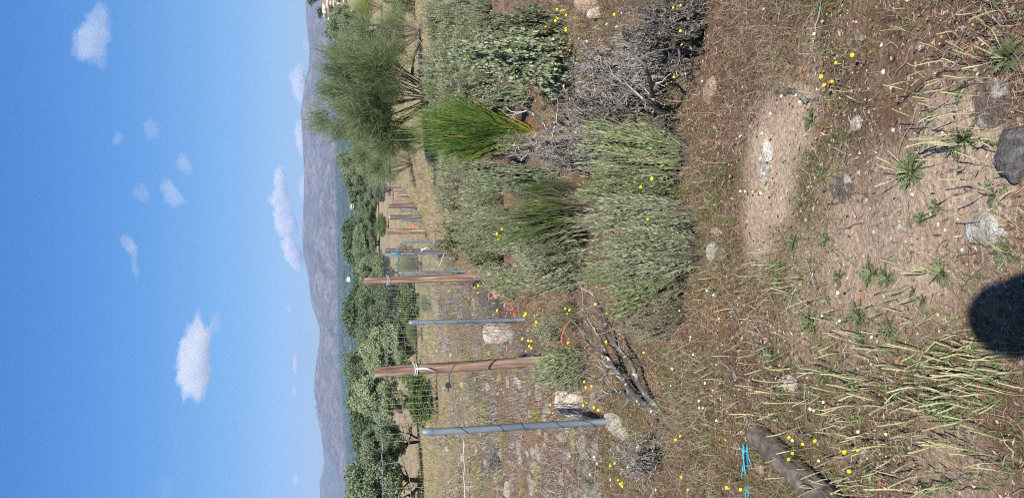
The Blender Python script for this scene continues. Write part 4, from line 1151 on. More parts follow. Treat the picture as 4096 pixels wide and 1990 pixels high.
# finer diamond netting along the foot near the first posts
for sgn in (-1, 1):
    for x0 in np.arange(.8, 8.5, .085):
        t = np.linspace(0, 1, 9); xs = x0 + sgn * t * .62
        ok = (xs > .2) & (xs < 8.8)
        if ok.all():
            P = fence_pt(np.interp(xs, cum, np.arange(NS + 1)), .01 + .78 * t) - org + rf.normal(size=(9, 3)) * .004
            V, Fq = tubes(P[None], .0011, 3); low.add(V, Fq)
low.build('foot_netting', M['dark_wire'], fence)
St = np.linspace(0, NS - .001, 500)
P = fence_pt(St, np.interp(St, [0, 2, 4, 6, 9], [.92, .92, .88, .72, .75])) - org + np.array([-.02, -.03, 0])
V, Fq = tubes(P[None], .0030, 5); tc = MB().add(V, Fq, True).build('tension_cable', M['cable'], fence)
b = fence_pt(np.array([2.75]), np.array([.93]))[0] - org; tb = MB()
for dx in (0, .035):
    Q = b + np.array([[dx, -.05, 0], [dx, -.03, 0]]); V, Fq = tubes(Q[None], .022, 12); tb.add(V, Fq, True)
V, Fq = discs(b[None] + np.array([[.0, -.051, 0]]), np.array([[0, -1., 0]]), .022, 12); tb.add(V, Fq)
Q = b + np.array([[-.05, -.04, .0], [.09, -.04, -.01], [.16, -.04, -.06]]); V, Fq = tubes(Q[None], .006, 6); tb.add(V, Fq, True)
tb.build('tensioner', M['black'], fence)

# ------------------------------------------------------------------ twine
def twine(name, X, Y, n, L, mat, label, seed, h=.03, r=.004, group=None, dirx=None):
    g = np.random.default_rng(seed); p = at(X, Y); mb = MB()
    for _ in range(n):
        d = norm(g.normal(size=3) * np.array([1, 1, .3]) + np.array([0, 0, .15]))
        if dirx is not None: d = norm(np.array(dirx) + g.normal(size=3) * (.05 if name == 'blue_twine' else .12))
        Q, _e = wander(g.normal(size=3) * (.02 if dirx is None else .006) + np.array([0, 0, h]), d, L * g.uniform(.6, 1.1), 16, .32 if dirx is None else (.05 if name == 'blue_twine' else .12), g, -.01)
        Q[:, 2] = np.maximum(Q[:, 2], .008); V, Fq = tubes(Q[None], np.linspace(r, r * .6, 16)[None], 5); mb.add(V, Fq, True)
    o = mb.build(name, mat, loc=tuple(p)); return tag(o, label, 'twine', group)
twine('orange_twine', 2070, 1240, 6, .28, M['orange'], 'knotted orange twine with a loop in the dry grass left of the sage clump', 1, .05, .005)
twine('orange_twine', 2000, 1178, 5, .30, M['orange'], 'frayed orange twine just behind the looped one, by the white stones', 2, .04, .0045)
twine('orange_twine', 2100, 1190, 4, .35, M['orange'], 'loose strand of orange twine across the straw-coloured sage bush', 3, .12, .0035)
twine('orange_twine', 2310, 1545, 1, .30, M['orange'], 'thin orange-red twig-like twine on the pale boulder behind the fence', 4, .1, .004, dirx=(-.1, .0, .5))
twine('orange_twine', 2330, 1430, 1, .28, M['orange'], 'orange strand slanting over the sage bush at the thickest post', 5, .1, .004, dirx=(.3, .1, .3))
twine('orange_twine', 1685, 893, 8, .5, M['orange'], 'orange bundle of twine hanging by the far steel posts', 6, .3, .010)
twine('orange_twine', 1650, 805, 7, .45, M['orange'], 'orange twine wrapped around the reddish far post', 7, .4, .010)
twine('blue_twine', 2990, 1785, 9, .125, M['blue'], 'frayed bright blue twine on bare soil beside the wooden log', 8, .010, .0026, dirx=(-1.0, -.06, .0))
twine('blue_twine', 2998, 1940, 5, .09, M['blue'], 'thin tail of blue twine, detached from the frayed piece', 9, .008, .0015, dirx=(-.9, .1, 0))
o = twine('plastic_strip', 1832, 1000, 1, .38, M['strap'], 'white plastic strip hanging on the dark leaved shrub near the blue-tied post', 10, .2, .011, dirx=(-.3, .1, .3)); o['category'] = 'strip'

# ------------------------------------------------------------------ stones
def rock(X0, X1, Y0, Y1, mat, label, seed, hf=.35, name='rock', group=None, rough=1.0, sub=5, upright=False):
    Yc = (Y0 + Y1) / 2; p0 = at(X1 - 2, Yc); p1 = at(X0, Yc)
    wd = (Y1 - Y0) / F_PX * p0[1] / .96
    if upright: dp = wd * .55; hh = height_to(p0 + np.array([0, dp * .4, 0]), X0, Yc) * 1.0
    else:
        dp = max(p1[1] - p0[1], wd * .35); hh = wd * hf
        dp = max(dp - hh * .8, wd * .35)
    c = p0 + np.array([0, dp * .5, 0]); c[2] = float(ground_z(c[0], c[1]))
    V, Fq = rock_mesh(seed, sub, (.44, .85) if upright else (.5, .85), rough)
    zc = .3 * hh if not upright else .42 * hh
    k_ = 1.12 if upright else 1.0; s = np.array([wd / 1.75 * k_, dp / 1.75 * k_, hh / 1.25 if not upright else hh / 1.05])
    o = MB().add(V * s + np.array([0, 0, zc * .6]), Fq, False).build(name, M[mat], loc=tuple(c))
    return tag(o, label, 'rock', group)
rock(3035, 3092, 555, 740, 'granite', 'long pale lichened rock lying in the sand patch', 1, .30)
rock(3320, 3425, 650, 805, 'soil_rock', 'flat half-buried rock with pale crust, in the trodden soil', 2, .16, rough=1.2)
rock(3398, 3452, 450, 520, 'granite', 'small pale stone alone on dark litter above the half-buried rock', 3, .45)
rock(3868, 4045, 848, 1010, 'granite', 'large pale angular rock next to the shadow of the head', 4, .42, rough=.8)
rock(3955, 4150, 470, 745, 'dark_rock', 'big dark grey rock cut by the edge of the picture', 5, .35, rough=1.1)
rock(3880, 4040, 250, 505, 'soil_rock', 'brown rock flush with the soil, crusted with white', 6, .10, rough=1.3)
rock(3112, 3205, 1515, 1590, 'pale_rock', 'flat pale stone sunk in the dry grass above the plantain stand', 7, .14)
rock(2828, 2876, 968, 1048, 'granite', 'short rounded log-shaped stone at the foot of the sage clump', 8, .5, rough=.6)
rock(2846, 2882, 905, 937, 'pink_rock', 'tan pebble just right of the log-shaped stone', 9, .6, 'pebble', rough=.5)
rock(2822, 2872, 300, 402, 'pink_rock', 'pinkish brown stone in dead grass under the dark crooked trunk', 10, .3)
rock(2205, 2335, 1555, 1690, 'pale_rock', 'pale boulder behind the fence, striped by a post shadow', 11, .8, 'boulder', upright=True, rough=.7)
rock(1935, 2045, 1288, 1372, 'pale_rock', 'pale boulder behind the short steel post with flowers', 12, .8, 'boulder', upright=True, rough=.8)
rock(2425, 2525, 1690, 1780, 'pale_rock', 'flat pale slab at the foot of the nearest steel post', 13, .2, rough=1.2)
rock(2440, 2500, 1790, 1850, 'soil_rock', 'grey slab left of the flat pale slab', 14, .2)
rock(2300, 2395, -60, 45, 'pink_rock', 'pink boulder at the right edge of the picture', 15, .6, 'boulder', upright=True)
rock(2345, 2400, 20, 76, 'pale_rock', 'smaller pink-white boulder leaning on the pink boulder', 16, .6, 'boulder', upright=True)
rock(2112, 2145, 45, 95, 'pale_rock', 'pale stone by the end of the sage patch at the right edge', 17, .5)
rock(1950, 1968, 1070, 1100, 'pale_rock', 'white stone right of the foot of the tallest thin wooden post', 18, .5)
rock(1948, 1968, 1102, 1128, 'pale_rock', 'white stone left of the foot of the tallest thin wooden post', 19, .5)
rock(1951, 1966, 1132, 1150, 'pale_rock', 'smallest white stone beside the tallest thin wooden post', 20, .5)
rock(3010, 3060, 1862, 1910, 'pink_rock', 'tan flat stone beside the blue twine', 21, .2)
rock(3880, 3905, 1010, 1045, 'pink_rock', 'small pinkish pebble next to the large pale angular rock', 22, .4, 'pebble')
rock(3445, 3470, 1780, 1830, 'granite', 'small grey stone in the plantain stand near the log', 23, .4)
rock(2055, 2085, 1520, 1560, 'pale_rock', 'pale stone on the field bands behind the thickest post', 24, .4)
ro = np.random.default_rng(66)
for j in range(6):
    V, Fq = rock_mesh(200 + j, 3); PROTO['field_stone_%d' % j] = MB().add(V * np.array([.5, .4, .3]), Fq, False).build('field_stone', M['pale_rock'])
for i in range(270):
    X = 1770 + 640 * ro.uniform() ** .8 if i < 210 else ro.uniform(1740, 2080); Y = ro.uniform(1480, 2000) if i < 210 else ro.uniform(1120, 1480)
    p = at(X, Y); s = .04 + .10 * ro.uniform() ** 1.6 + .1 * (ro.uniform() < .08)
    o = place('field_stone_%d' % (i % 6), p, (s, s, s * .9), ro.uniform(0, 6.3)); tag(o, 'pale stone strewn over the dry field behind the near fence', 'stone', 'stones on the dry field')
for i in range(70):
    X = ro.uniform(2700, 4050); Y = ro.uniform(20, 1980); p = at(X, Y); s = ro.uniform(.012, .032)
    o = place('field_stone_%d' % (i % 6), p + np.array([0, 0, .002]), (s, s, s * .7), ro.uniform(0, 6.3)); tag(o, 'little grey pebble on the soil of the foreground', 'stone', 'pebbles in the foreground')

# ------------------------------------------------------------------ log
def log():
    a = at(3050, 1740); b = at(3420, 2060); d = norm(b - a); L = np.linalg.norm(b - a); r0 = .051
    root = empty('wooden_log', tuple(a)); K = 26; t = np.linspace(0, 1, K)
    P = (d * L)[None] * t[:, None]; P[:, 2] = ground_z(a[0] + P[:, 0], a[1] + P[:, 1]).mean() - a[2] + r0 * .55
    P = P - 0; V, Fq = tubes(P[None], r0 * (1 + np.random.default_rng(3).normal(size=K) * .012)[None], 22)
    ctr = np.repeat(P, 22, 0); th = np.tile(np.arange(22) / 22 * 2 * np.pi, K); al = np.repeat(t * L, 22)
    V = ctr + (V - ctr) * ((1 + .16 * vnoise(th * 2.2, al * .5, .45, 2) + .12 * np.minimum(0, vnoise(th * 6, al * .35, .3, 3)) + .05 * vnoise(th * 5, al * 2, .2, 3)) * (1 - .12 * np.maximum(0, np.sin(th))))[:, None]
    lb = MB().add(V, Fq, True).build('shaft', M['logwood'], root)
    eb = MB(); V0, F0 = discs(P[:1] + d * .002, -d[None], r0 * 1.0, 22); eb.add(V0, F0); eb.build('sawn_end', M['wood_grey'], root)
    tag(root, 'dark weathered round post lying in the plantain stand at the left edge', 'log')
log()

# ------------------------------------------------------------------ flowers
def flowers(lst, sx, ox, oy, kinds, label, group, h, cat='flower'):
    for i, (x, y) in enumerate(lst):
        X, Y = ox + x / sx, oy + y / sx
        p = at(X, Y, h); p[2] = float(ground_z(p[0], p[1]))
        dist = p[1]; f = max(.5, min(1.25, dist / 6.5)) * rp.uniform(.8, 1.15); p[2] += max(0, h - .12 * f)
        o = place(kinds[i % len(kinds)], p, (f, f, f), rp.uniform(-.8, .8))
        tag(o, label, cat, group)
YF = ('yellow_flower',)
flowers([(380,140),(415,95),(412,125),(450,80),(465,80),(483,130),(418,155),(400,185),(408,208),(478,220),(478,250),(330,232)], 1.789, 2000, 0, YF, 'yellow flower in the loose group beside the pink boulder', 'yellow flowers by the pink boulder', .18)
flowers([(820,140),(848,208),(1245,85),(1300,65),(1165,148),(1168,178),(1120,185),(1178,248),(1175,310),(1298,257),(1316,328)], 1.789, 2000, 0, YF, 'yellow flower growing through the dead bush on the right edge', 'yellow flowers in the dead bush', .2)
flowers([(1258,570),(1240,583),(1107,805),(512,362),(530,870),(543,888),(700,897),(872,875),(608,973),(555,965)], 1.789, 2000, 0, YF, 'yellow flower among the dead twigs under the hollow shrub', 'yellow flowers in the dead twigs', .16)
flowers([(1022,290),(1097,238),(1070,515)], 1.789, 2000, 600, YF, 'yellow flower poking out of the front sage clump', 'yellow flowers in the sage clump', .34)
flowers([(475,1158),(510,1165),(495,1175),(770,1198),(693,1132)], 1.789, 2000, 600, YF, 'yellow flower beside the white-lichened fallen branch', 'yellow flowers by the fallen branch', .14)
flowers([(173,48),(240,50),(262,18),(245,105),(255,120),(262,138),(250,100),(180,40)], 1.692, 2000, 1250, YF, 'yellow flower at the foot of the flower-ringed steel post', 'yellow flowers at the short steel post', .14)
flowers([(160,200),(218,212),(197,222),(183,270),(220,265),(205,255)], 1.692, 2000, 1250, YF, 'yellow flower at the foot of the thickest wooden post', 'yellow flowers at the thickest post', .18)
flowers([(470,227),(580,488),(588,530),(622,530),(597,618),(345,657),(375,655),(342,703),(372,690),(573,660),(638,673),(672,695),(728,35),(705,313),(725,230),(980,298)], 1.692, 2000, 1250, YF, 'yellow flower around the pale boulder and nearest steel post', 'yellow flowers at the pale boulder', .12)
flowers([(1236,847),(1203,885)], 1.692, 2000, 1250, YF, 'one of two yellow flowers close together in dry grass below the nearest steel post', 'pair of yellow flowers', .12)
flowers([(1236,1140),(1286,1220),(1550,1222),(1646,1236)], 1.692, 2000, 1250, YF, 'yellow flower along the left edge near the blue twine', 'yellow flowers by the blue twine', .12)
flowers([(750,1065),(785,1045),(840,1165),(820,1190),(835,1205),(810,1150)], 1.692, 2000, 1250, YF, 'yellow flower in the dark twigs on the left edge behind the log', 'yellow flowers in the dark twigs', .2)
flowers([(513,318),(590,305),(433,412),(457,437),(488,425)], 1.252, 2950, 0, YF, 'yellow flower of the small sprawling plant on the dark litter', 'yellow flowers on the dark litter', .07)
flowers([(272,975),(330,1012),(409,988),(290,1052),(278,1075),(629,1020),(565,1043),(567,1155)], 1.252, 2950, 990, YF, 'yellow flower standing over the wooden log', 'yellow flowers over the log', .12)
flowers([(1135,430),(1145,450),(1130,445),(1295,462),(1300,488),(1290,475),(1300,455)], 1.789, 1150, 600, YF, 'yellow flower on the dark leaved shrubs', 'yellow flowers on dark shrubs', .3)
flowers([(1540,600),(1530,625),(1520,650),(1505,640),(1535,610)], 1.789, 1150, 600, YF, 'yellow flower on the low dark shrub behind the fresh green sage bush', 'yellow flowers on the low dark shrub', .25)
flowers([(1170,1030),(1350,1010),(1390,1000),(1380,1040),(1365,1050),(1300,1080),(1330,1060),(1360,1080),(1520,1175),(1505,1195),(1530,1160),(1515,1180)], 1.789, 1150, 600, YF, 'yellow flower in the field left of the tallest thin wooden post', 'yellow flowers in the field', .12)
PF = ('pale_flower',)
flowers([(735,148),(855,68),(598,262),(535,265),(632,512),(725,520),(1092,258),(1090,285),(680,448),(627,380)], 1.789, 2000, 0, PF, 'pale cream flower among the dead bushes', 'cream flowers in the dead bushes', .14)
flowers([(1430,555),(1310,505),(1023,665),(1165,727),(1168,1252)], 1.789, 2000, 0, PF, 'pale cream flower under the dark crooked trunk', 'cream flowers under the trunk', .10)
flowers([(1132,160),(1695,262),(1460,975),(1505,1008),(1255,1130),(1538,1183),(1113,1013),(1780,275)], 1.789, 2000, 600, PF, 'pale cream flower in the litter below the sage clump', 'cream flowers below the sage clump', .09)
flowers([(1288,258),(1272,138),(1257,172),(1146,350),(1137,470),(1355,453),(1412,512),(1320,565),(1315,622),(1342,622),(1430,703)], 1.692, 2000, 1250, PF, 'pale cream flower in dry grass below the fallen branch', 'cream flowers below the fallen branch', .09)
flowers([(455,942),(613,942),(635,988),(730,1107),(1025,1172),(912,887),(845,1015),(900,1060),(590,1065)], 1.692, 2000, 1250, PF, 'pale cream flower along the foot of the fence on the left', 'cream flowers along the fence', .10)
flowers([(103,43),(353,152),(199,460),(262,465),(287,488),(103,643),(120,845),(193,990),(95,770),(100,940),(20,940)], 1.252, 2950, 0, PF, 'pale cream flower around the sand patch', 'cream flowers around the sand patch', .10)
flowers([(395,327),(487,342),(472,197),(405,752),(340,778),(362,793),(257,937),(390,1042),(565,900),(728,907),(640,430)], 1.252, 2950, 990, PF, 'pale cream flower in the plantain stand', 'cream flowers in the plantain stand', .10)
flowers([(1000,75),(1076,90),(1110,152),(1225,100),(1000,405)], 2.555, 2500, 1500, ('pink_flower',), 'tiny pink flower in the dry grass above the plantain stand', 'pink flowers in the dry grass', .05)
flowers([(1328,750),(1403,635),(1108,660)], 1.789, 2000, 0, ('pink_flower',), 'tiny pink flower under the dark crooked trunk', 'pink flowers under the trunk', .06)

# ------------------------------------------------------------------ plantains
def plan(X, Y, kind, label, s=1.0, group='plantains in the foreground'):
    p = at(X, Y); s = s * (.72 if kind == 'herb_rosette' else .9); o = place(kind, p, (s, s, s * rp.uniform(.8, 1.1)), rp.uniform(0, 6.3)); return tag(o, label, 'plant', group)
plan(3655, 685, 'plantain_leafy', 'bright green plantain rosette at the edge of the sand, sharply lit', .9)
plan(3860, 560, 'plantain', 'large plantain rosette between the sand and the brown rock', 1.1)
plan(4040, 225, 'plantain_leafy', 'tight green plantain rosette near the right edge above the brown rock', .85)
plan(3300, 690, 'herb_rosette', 'small green rosette above the half-buried rock', .9, 'herb rosettes')
plan(3250, 480, 'herb_rosette', 'flat-leaved green rosette at the upper end of the sand patch', 1.2, 'herb rosettes')
plan(3180, 965, 'herb_rosette', 'low green rosette at the left end of the sand patch', 1.1, 'herb rosettes')
plan(3310, 955, 'herb_rosette', 'low green rosette in trodden soil between two sand patches', .9, 'herb rosettes')
plan(3690, 865, 'herb_rosette', 'small green rosette right of the large pale angular rock', .8, 'herb rosettes')
plan(3750, 830, 'herb_rosette', 'small rosette in the sand above the large pale angular rock', .8, 'herb rosettes')
plan(4030, 1015, 'herb_rosette', 'green rosette between the pale angular rock and the head shadow', 1.3, 'herb rosettes')
plan(3780, 1630, 'plantain_leafy', 'bright plantain rosette low in the tall plantain stand', .8)
plan(3780, 1090, 'plantain', 'plantain just left of the pale angular rock, above the head shadow', .9)
for (X, Y) in ((3120, 1070), (3120, 1120), (3360, 1110), (3490, 1090), (3550, 1110), (3440, 1260), (3560, 1310), (3450, 1350), (3250, 1290), (3300, 1500), (3090, 1420), (2920, 1030)):
    plan(X, Y, 'herb_rosette', 'dusty green feathery rosette on the trodden soil', rp.uniform(.8, 1.5), 'herb rosettes on the trodden soil')
g = np.random.default_rng(31); SP = ('plantain_spiky', 'plantain_sparse', 'plantain_spiky', 'plantain_sparse')
def zone(n, X0, X1, Y0, Y1, label, group, s0=.7, s1=1.15, kinds=SP):
    for i in range(n):
        X, Y = g.uniform(X0, X1), g.uniform(Y0, Y1); plan(X, Y, kinds[i % len(kinds)], label, g.uniform(s0, s1), group)
zone(24, 3400, 4060, 1440, 1700, 'plantain with many pale seed spikes, in the tall stand', 'plantain stand')
zone(13, 3450, 4090, 1720, 1985, 'plantain with pale seed spikes at the lower left corner, past the log', 'plantain in the corner')
zone(7, 3080, 3420, 1470, 1700, 'plantain in thin dry grass between the pale sunk stone and the log', 'plantain above the log')
zone(4, 3120, 3400, 1850, 1990, 'plantain leaning over the dark log', 'plantain over the log')
zone(8, 3700, 4090, 10, 480, 'plantain with scattered spikes on dark litter near the right edge', 'plantain on the dark litter', .6, 1)
zone(6, 3250, 3700, 60, 420, 'small plantain sprout on the dark litter', 'plantain sprouts on dark litter', .45, .8)
zone(6, 3780, 4080, 520, 800, 'plantain spikes around the dark grey rock', 'plantain at the dark rock', .6, 1)
zone(12, 3300, 3900, 1130, 1430, 'plantain at the open edge of the tall stand', 'plantain at the stand edge', .6, 1)
zone(14, 2850, 3300, 1000, 1450, 'small plantain in the litter below the sage clump', 'plantain below the sage clump', .5, .85)
zone(10, 2800, 3150, 1480, 1800, 'small plantain in dry grass below the fallen branch', 'plantain below the fallen branch', .6, .9)
zone(8, 3900, 4090, 1400, 1700, 'plantain beside the shadow of the head', 'plantain by the head shadow', .7, 1.1)

# ------------------------------------------------------------------ loose ground cover (stuff)
PROTO_TUFT = None
def sand_at(x, y):
    wob = fbm(x, y, .5, 3) * .35; s = np.zeros(len(x))
    for (PX, PY, rx, ry, a) in SANDS:
        p = at(PX, PY); s = np.maximum(s, a * (1 - sstep(.6, 1.05, np.hypot((x - p[0]) / rx, (y - p[1]) / ry) + wob)))
    return s
def spread(n, r0, r1, r, ang=27, sand_keep=.07, clump=0.0, cs=.35, o=1.):
    u = r.uniform(0, 1, n); rad = r0 * (r1 / r0) ** u; a = np.radians(r.uniform(-ang, ang, n))
    x, y = np.sin(a) * rad, np.cos(a) * rad
    keep = r.uniform(0, 1, n) > (1 - sand_keep) * sand_at(x, y)
    if clump: keep &= (fbm(x, y, cs, o) * clump + .5) > r.uniform(0, 1, n)
    x, y = x[keep], y[keep]
    return np.stack([x, y, ground_z(x, y)], -1)
def blades(C, r, lo, hi, inc0, inc1, w, curl=.5, wscale=2.6, K=5):
    n = len(C); dist = np.hypot(C[:, 0], C[:, 1]); az = r.uniform(0, 2 * np.pi, n); inc = r.uniform(inc0, inc1, n)
    D = np.stack([np.sin(inc) * np.cos(az), np.sin(inc) * np.sin(az), np.cos(inc)], -1); L = r.uniform(lo, hi, n)
    t = np.linspace(0, 1, K)[None, :, None]
    b = r.normal(size=(n, 1, 3)) * curl; b2 = r.normal(size=(n, 1, 3)) * curl * .5
    P = C[:, None] + L[:, None, None] * (D[:, None] * t + b * t ** 2 * .5 + b2 * np.sin(t * 4) * .3)
    P[:, :, 2] = np.maximum(P[:, :, 2], C[:, None, 2] + .003)
    W = w * np.maximum(1, dist / wscale)[:, None] * np.array([1, 1, .9, .7, .25])[None, :K]
    return strips(P, W, rdir(n, r))
rg = np.random.default_rng(17)
def stuff(name, label, mat, parts):
    mb = MB()
    for V, Fq in parts: mb.add(V, Fq)
    return tag(mb.build(name, mat), label, 'ground cover', kind='stuff')
stuff('dry_grass', 'curly rust-brown dead grass carpeting the foreground', M['rust'],
      [blades(spread(66000, 1.2, 6.5, rg, ang=36, clump=1.9), rg, .012, .05, .7, 1.6, .0007, 1.0), blades(spread(56000, 2.5, 5.5, rg, ang=38, clump=2.4, o=3), rg, .03, .08, .2, 1.4, .0006, .8)])
stuff('straw', 'thin pale straw lying on and standing out of the soil', M['straw'],
      [blades(spread(17000, 1.2, 6.5, rg, ang=38, sand_keep=.25, clump=1.0, o=5), rg, .03, .10, .9, 1.6, .0005, .5), blades(spread(38000, 2.6, 9, rg, ang=38, clump=2.4, o=7), rg, .04, .14, .05, 1.2, .0005, .6)])
stuff('meadow_grass', 'yellowing meadow grass in the fields behind the fence', M['meadow'],
      [blades(spread(56000, 11, 60, rg, clump=1.8, cs=2.2, o=2), rg, .05, .22, .1, 1.1, .0008, .4, 3.0)])
stuff('field_stubble', 'rust and grey dead stalks in bands across the dry field', M['rust'],
      [blades(spread(30000, 4.8, 30, rg, clump=2.2, cs=1.6, o=9), rg, .03, .11, .2, 1.4, .0008, .6, 3.0)])
stuff('green_grass', 'thin green blades sprouting between the dry stems', M['green'],
      [blades(spread(16000, 2.2, 5.5, rg, clump=2.2, cs=.3, o=31), rg, .03, .12, .05, 1.3, .0008, .4), blades(spread(15000, 1.2, 8, rg, clump=2.2, cs=.5, o=11), rg, .02, .10, .1, 1.1, .0008, .5), blades(spread(14000, 8, 50, rg, clump=2.0, cs=2.5, o=13), rg, .06, .2, .1, 1.0, .0009, .4, 3.0)])
C0 = spread(120, 5, 22, rg, o=25); C0 = C0[C0[:, 0] < np.interp(C0[:, 1], [5, 13, 17, 28], [-1.2, -.4, -.1, 1.5])]
C = np.repeat(C0, 130, 0) + rg.normal(size=(len(C0) * 130, 3)) * np.array([.09, .06, 0]); C[:, 2] = ground_z(C[:, 0], C[:, 1])
stuff('yellow_tufts', 'yellow-green tufts of low herbs in bands across the dry field', M['tuft'], [blades(C, rg, .03, .10, .1, 1.0, .0011, .4, 3.0)])
C0 = spread(260, 5, 20, rg, o=27); C0 = C0[C0[:, 0] < np.interp(C0[:, 1], [5, 13, 17, 28], [-1.2, -.4, -.1, 1.5])]
C = np.repeat(C0, 90, 0) + rg.normal(size=(len(C0) * 90, 3)) * np.array([.12, .07, 0]); C[:, 2] = ground_z(C[:, 0], C[:, 1])
stuff('grey_stalks', 'grey dead stalks standing in clumps on the dry field', M['twig'], [blades(C, rg, .05, .16, .1, 1.2, .0009, .5, 3.0)])
C = spread(80000, 1.2, 7, rg, ang=38, sand_keep=.1, clump=1.0, o=15); n = len(C); dist = np.hypot(C[:, 0], C[:, 1])
stuff('litter', 'brown crumbs of bark, leaf and stem covering the soil', M['chip'],
      [rhombi(C + np.array([0, 0, .003]), rdir(n, rg) * np.array([1, 1, .35]), rdir(n, rg) * .5 + np.array([0, 0, 1.]), rg.uniform(.006, .026, n) * np.maximum(1, dist / 4), rg.uniform(.0015, .005, n) * np.maximum(1, dist / 4), .12)])
C = spread(1500, 1.3, 6, rg, sand_keep=.1, clump=1.4, o=19); n = len(C)
V, Fq = rhombi(C + np.array([0, 0, .006]), rdir(n, rg) * np.array([1, 1, .3]), rdir(n, rg) * .6 + np.array([0, 0, 1.]), rg.uniform(.014, .034, n), rg.uniform(.005, .010, n), .18)
stuff('fallen_leaves', 'curled orange-brown and grey fallen leaves on the litter', M['leafbrown'], [(V, Fq)])
C = spread(8000, 1.2, 7, rg, ang=36, sand_keep=1, clump=.8, o=21); n = len(C); V0, F0 = ico(1); s = rg.uniform(.0015, .006, n) * (rg.uniform(size=n) ** 2 + .5)
V = V0[None] * (1 + rg.normal(size=(n, len(V0), 1)) * .2) * (s[:, None] * np.array([1.2, 1, .7]))[:, None] + C[:, None]
stuff('gravel', 'tiny pale grit scattered on soil and sand', M['pebble'], [(V.reshape(-1, 3), (F0[None] + (np.arange(n) * len(V0))[:, None, None]).reshape(-1, 3))])
C = spread(2600, 1.3, 7, rg, clump=1.2, o=23); n = len(C); K = 6; t = np.linspace(0, 1, K)[None, :, None]
D = rdir(n, rg) * np.array([1, 1, .12]); L = rg.uniform(.04, .16, n)
P = C[:, None] + D[:, None] * L[:, None, None] * t + rg.normal(size=(n, K, 3)) * .003 + np.array([0, 0, .006])
stuff('twigs', 'grey dead twigs littering the soil', M['twig_dark'], [tubes(P, np.linspace(.0022, .001, K)[None], 4)])

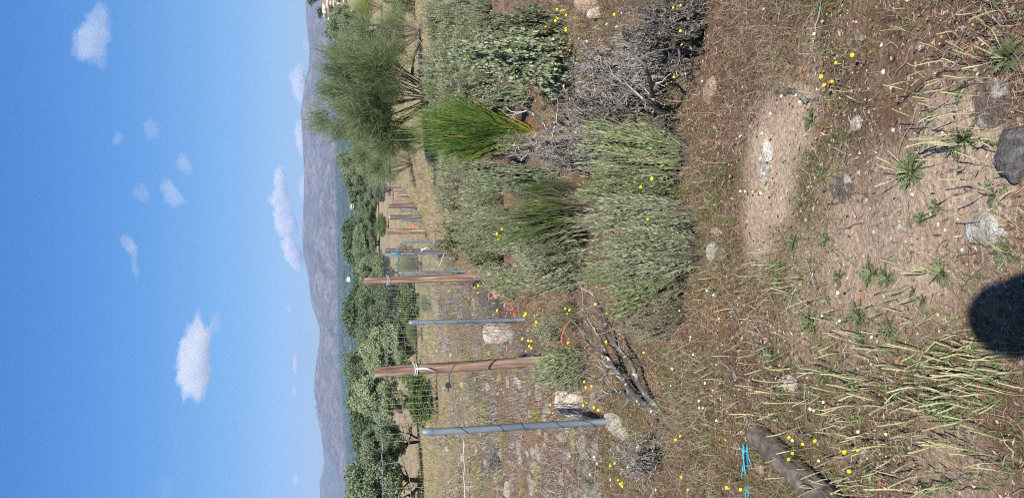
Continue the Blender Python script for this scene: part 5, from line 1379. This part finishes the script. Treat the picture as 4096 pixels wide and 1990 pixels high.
# ------------------------------------------------------------------ the photographer, whose head throws the round shadow
def photographer():
    HX = .0
    root = empty('person', (HX, -.26, float(ground_z(HX, -.26)))); root.scale = (1.05, 1, 1.02)
    J = {}; V = []; E = []; R = []
    def add(name, p, r, parent=None):
        J[name] = len(V); V.append(p); R.append(r)
        if parent: E.append((J[parent], J[name]))
    add('pelvis', (0, -.03, .98), .135); add('belly', (0, -.02, 1.12), .125, 'pelvis'); add('chest', (0, -.02, 1.34), .145, 'belly'); add('neck0', (0, -.02, 1.50), .062, 'chest')
    add('neck', (0, .0, 1.58), .056, 'neck0'); add('jaw', (0, .035, 1.645), .068, 'neck'); add('head', (0, .02, 1.73), .083, 'jaw'); add('crown', (0, .01, 1.785), .06, 'head')
    for s, n in ((-1, 'l'), (1, 'r')):
        add('sh' + n, (s * .17, -.02, 1.44), .062, 'chest'); add('el' + n, (s * .25, .08, 1.20), .043, 'sh' + n); add('wr' + n, (s * .085, .21, 1.46), .028, 'el' + n); add('pa' + n, (s * .058, .235, 1.52), .030, 'wr' + n)
        for k in range(4):
            a = 'f%d' % k + n; z = 1.535 + k * .017
            add(a + 'a', (s * .052, .262, z), .0095, 'pa' + n); add(a + 'b', (s * (.038), .278, z + .006), .0085, a + 'a'); add(a + 'c', (s * (.020 + .004 * k), .276, z + .008), .0075, a + 'b')
        add('t1' + n, (s * .05, .222, 1.545), .011, 'pa' + n); add('t2' + n, (s * .034, .226, 1.575), .009, 't1' + n)
        add('hip' + n, (s * .095, -.03, .90), .095, 'pelvis'); add('kn' + n, (s * .11, .0, .50), .062, 'hip' + n); add('an' + n, (s * .12, -.03, .09), .045, 'kn' + n); add('to' + n, (s * .14, .13, .035), .035, 'an' + n)
    def skin(name, vs, es, rs, mat, parent, root_i=0, sub=2):
        me = bpy.data.meshes.new(name); me.from_pydata(vs, es, []); me.materials.append(mat)
        o = bpy.data.objects.new(name, me); COL.objects.link(o); o.parent = parent
        mo = o.modifiers.new('skin', 'SKIN'); mo.use_smooth_shade = True
        for i, sv in enumerate(me.skin_vertices[0].data):
            sv.radius = (rs[i], rs[i]); sv.use_root = i == root_i
        o.modifiers.new('smooth', 'SUBSURF').levels = sub; o.modifiers['smooth'].render_levels = sub
        return o
    sk = leaf_mat('skin', [(.45, .26, .18), (.5, .3, .21)], 0, .5)
    body = skin('body', V, E, R, sk, root)
    g_ = lambda n: V[J[n]]
    shirt = skin('shirt', [g_('pelvis'), g_('belly'), g_('chest'), (0, -.02, 1.49), g_('shl'), (-.215, .04, 1.30), g_('shr'), (.215, .04, 1.30)], [(0, 1), (1, 2), (2, 3), (2, 4), (4, 5), (2, 6), (6, 7)], [.15, .145, .165, .075, .08, .068, .08, .068], leaf_mat('shirt_cloth', [(.12, .18, .26), (.14, .2, .28)], 0, .9), root)
    tr = skin('trousers', [g_('pelvis'), g_('hipl'), g_('knl'), (-.12, -.025, .13), g_('hipr'), g_('knr'), (.12, -.025, .13)], [(0, 1), (1, 2), (2, 3), (0, 4), (4, 5), (5, 6)], [.148, .11, .08, .068, .11, .08, .068], leaf_mat('trouser_cloth', [(.08, .08, .09), (.1, .1, .11)], 0, .9), root)
    capm = leaf_mat('cap_cloth', [(.05, .05, .06), (.07, .07, .08)], 0, .9)
    Vc, Fc = ico(3); q = Vc.copy(); q[:, 2] = np.maximum(q[:, 2], -.15)
    cb = MB().add(q * np.array([.095, .108, .105]) + np.array([0, .012, 1.765]), Fc, True)
    th = np.linspace(-1.2, 1.2, 15); pts = [np.array([math.sin(a) * .092, .012 + math.cos(a) * .105, 1.757]) for a in th] + [np.array([math.sin(a) * .085, .03 + math.cos(a) * .15, 1.745]) for a in th]
    b_ = np.array(pts); b2 = b_ - np.array([0, 0, .005]); VV = np.concatenate([b_, b2]); ff = [(i, i + 1, 16 + i, 15 + i) for i in range(14)] + [(30 + i, 45 + i, 46 + i, 31 + i) for i in range(14)] + [(15 + i, 16 + i, 46 + i, 45 + i) for i in range(14)]
    cb.add(VV, ff, True); cb.build('cap', capm, root)
    hb = MB().add(Vc * np.array([.088, .092, .085]) + np.array([0, -.004, 1.725]), Fc, True).build('hair', leaf_mat('hair', [(.03, .02, .015), (.05, .035, .025)], 0, .7), root)
    fb = MB()
    for s in (-1, 1):
        fb.add(Vc * .011 + np.array([s * .031, .083, 1.712]), Fc, True)
    fb.build('eyes', leaf_mat('eye', [(.6, .6, .6), (.1, .07, .05)], 0, .3), root)
    nb = MB().add(Vc * np.array([.013, .018, .024]) + np.array([0, .098, 1.685]), Fc, True); nb.add(Vc * np.array([.024, .008, .007]) + np.array([0, .088, 1.648]), Fc, True)
    for s in (-1, 1): nb.add(Vc * np.array([.010, .02, .032]) + np.array([s * .086, .01, 1.695]), Fc, True)
    nb.build('face_features', sk, root)
    for s in (-1, 1):
        MB().add(Vc * np.array([.055, .14, .05]) + np.array([s * .13, .05, .045]), Fc, True).build('shoe', capm, root)
    tag(root, 'person in a dark cap holding up a phone, throwing the round shadow', 'person')
    # phone, tilted with the view
    ph = empty('phone', tuple(CAM - _F * .013 - UU * .055)); mm = Matrix(((RR[0], _F[0], UU[0]), (RR[1], _F[1], UU[1]), (RR[2], _F[2], UU[2]))).to_euler(); ph.rotation_euler = mm
    hx, hy, hz = .036, .004, .075
    c = MB(); Vb = np.array([(x, y, z) for x in (-hx, hx) for y in (-hy, hy) for z in (-hz, hz)]); fb2 = np.array([(0, 1, 3, 2), (4, 6, 7, 5), (0, 4, 5, 1), (2, 3, 7, 6), (0, 2, 6, 4), (1, 5, 7, 3)])
    o = c.add(Vb, fb2).build('case', M['black'], ph); bv = o.modifiers.new('round', 'BEVEL'); bv.width = .003; bv.segments = 3
    MB().add(Vb * np.array([.93, .06, .93]) + np.array([0, -hy - .0004, 0]), fb2).build('screen', solid_mat('phone_screen', [(.01, .01, .012), (.02, .02, .022)], 5, .1, 0, spec=.5), ph)
    tag(ph, 'black phone held upright in both hands', 'phone')
photographer()

for kname, o in list(PROTO.items()):                    # prototypes never used
    if kname not in USED:
        for ch in KIDS.get(o.name, []): bpy.data.objects.remove(ch)
        bpy.data.objects.remove(o)
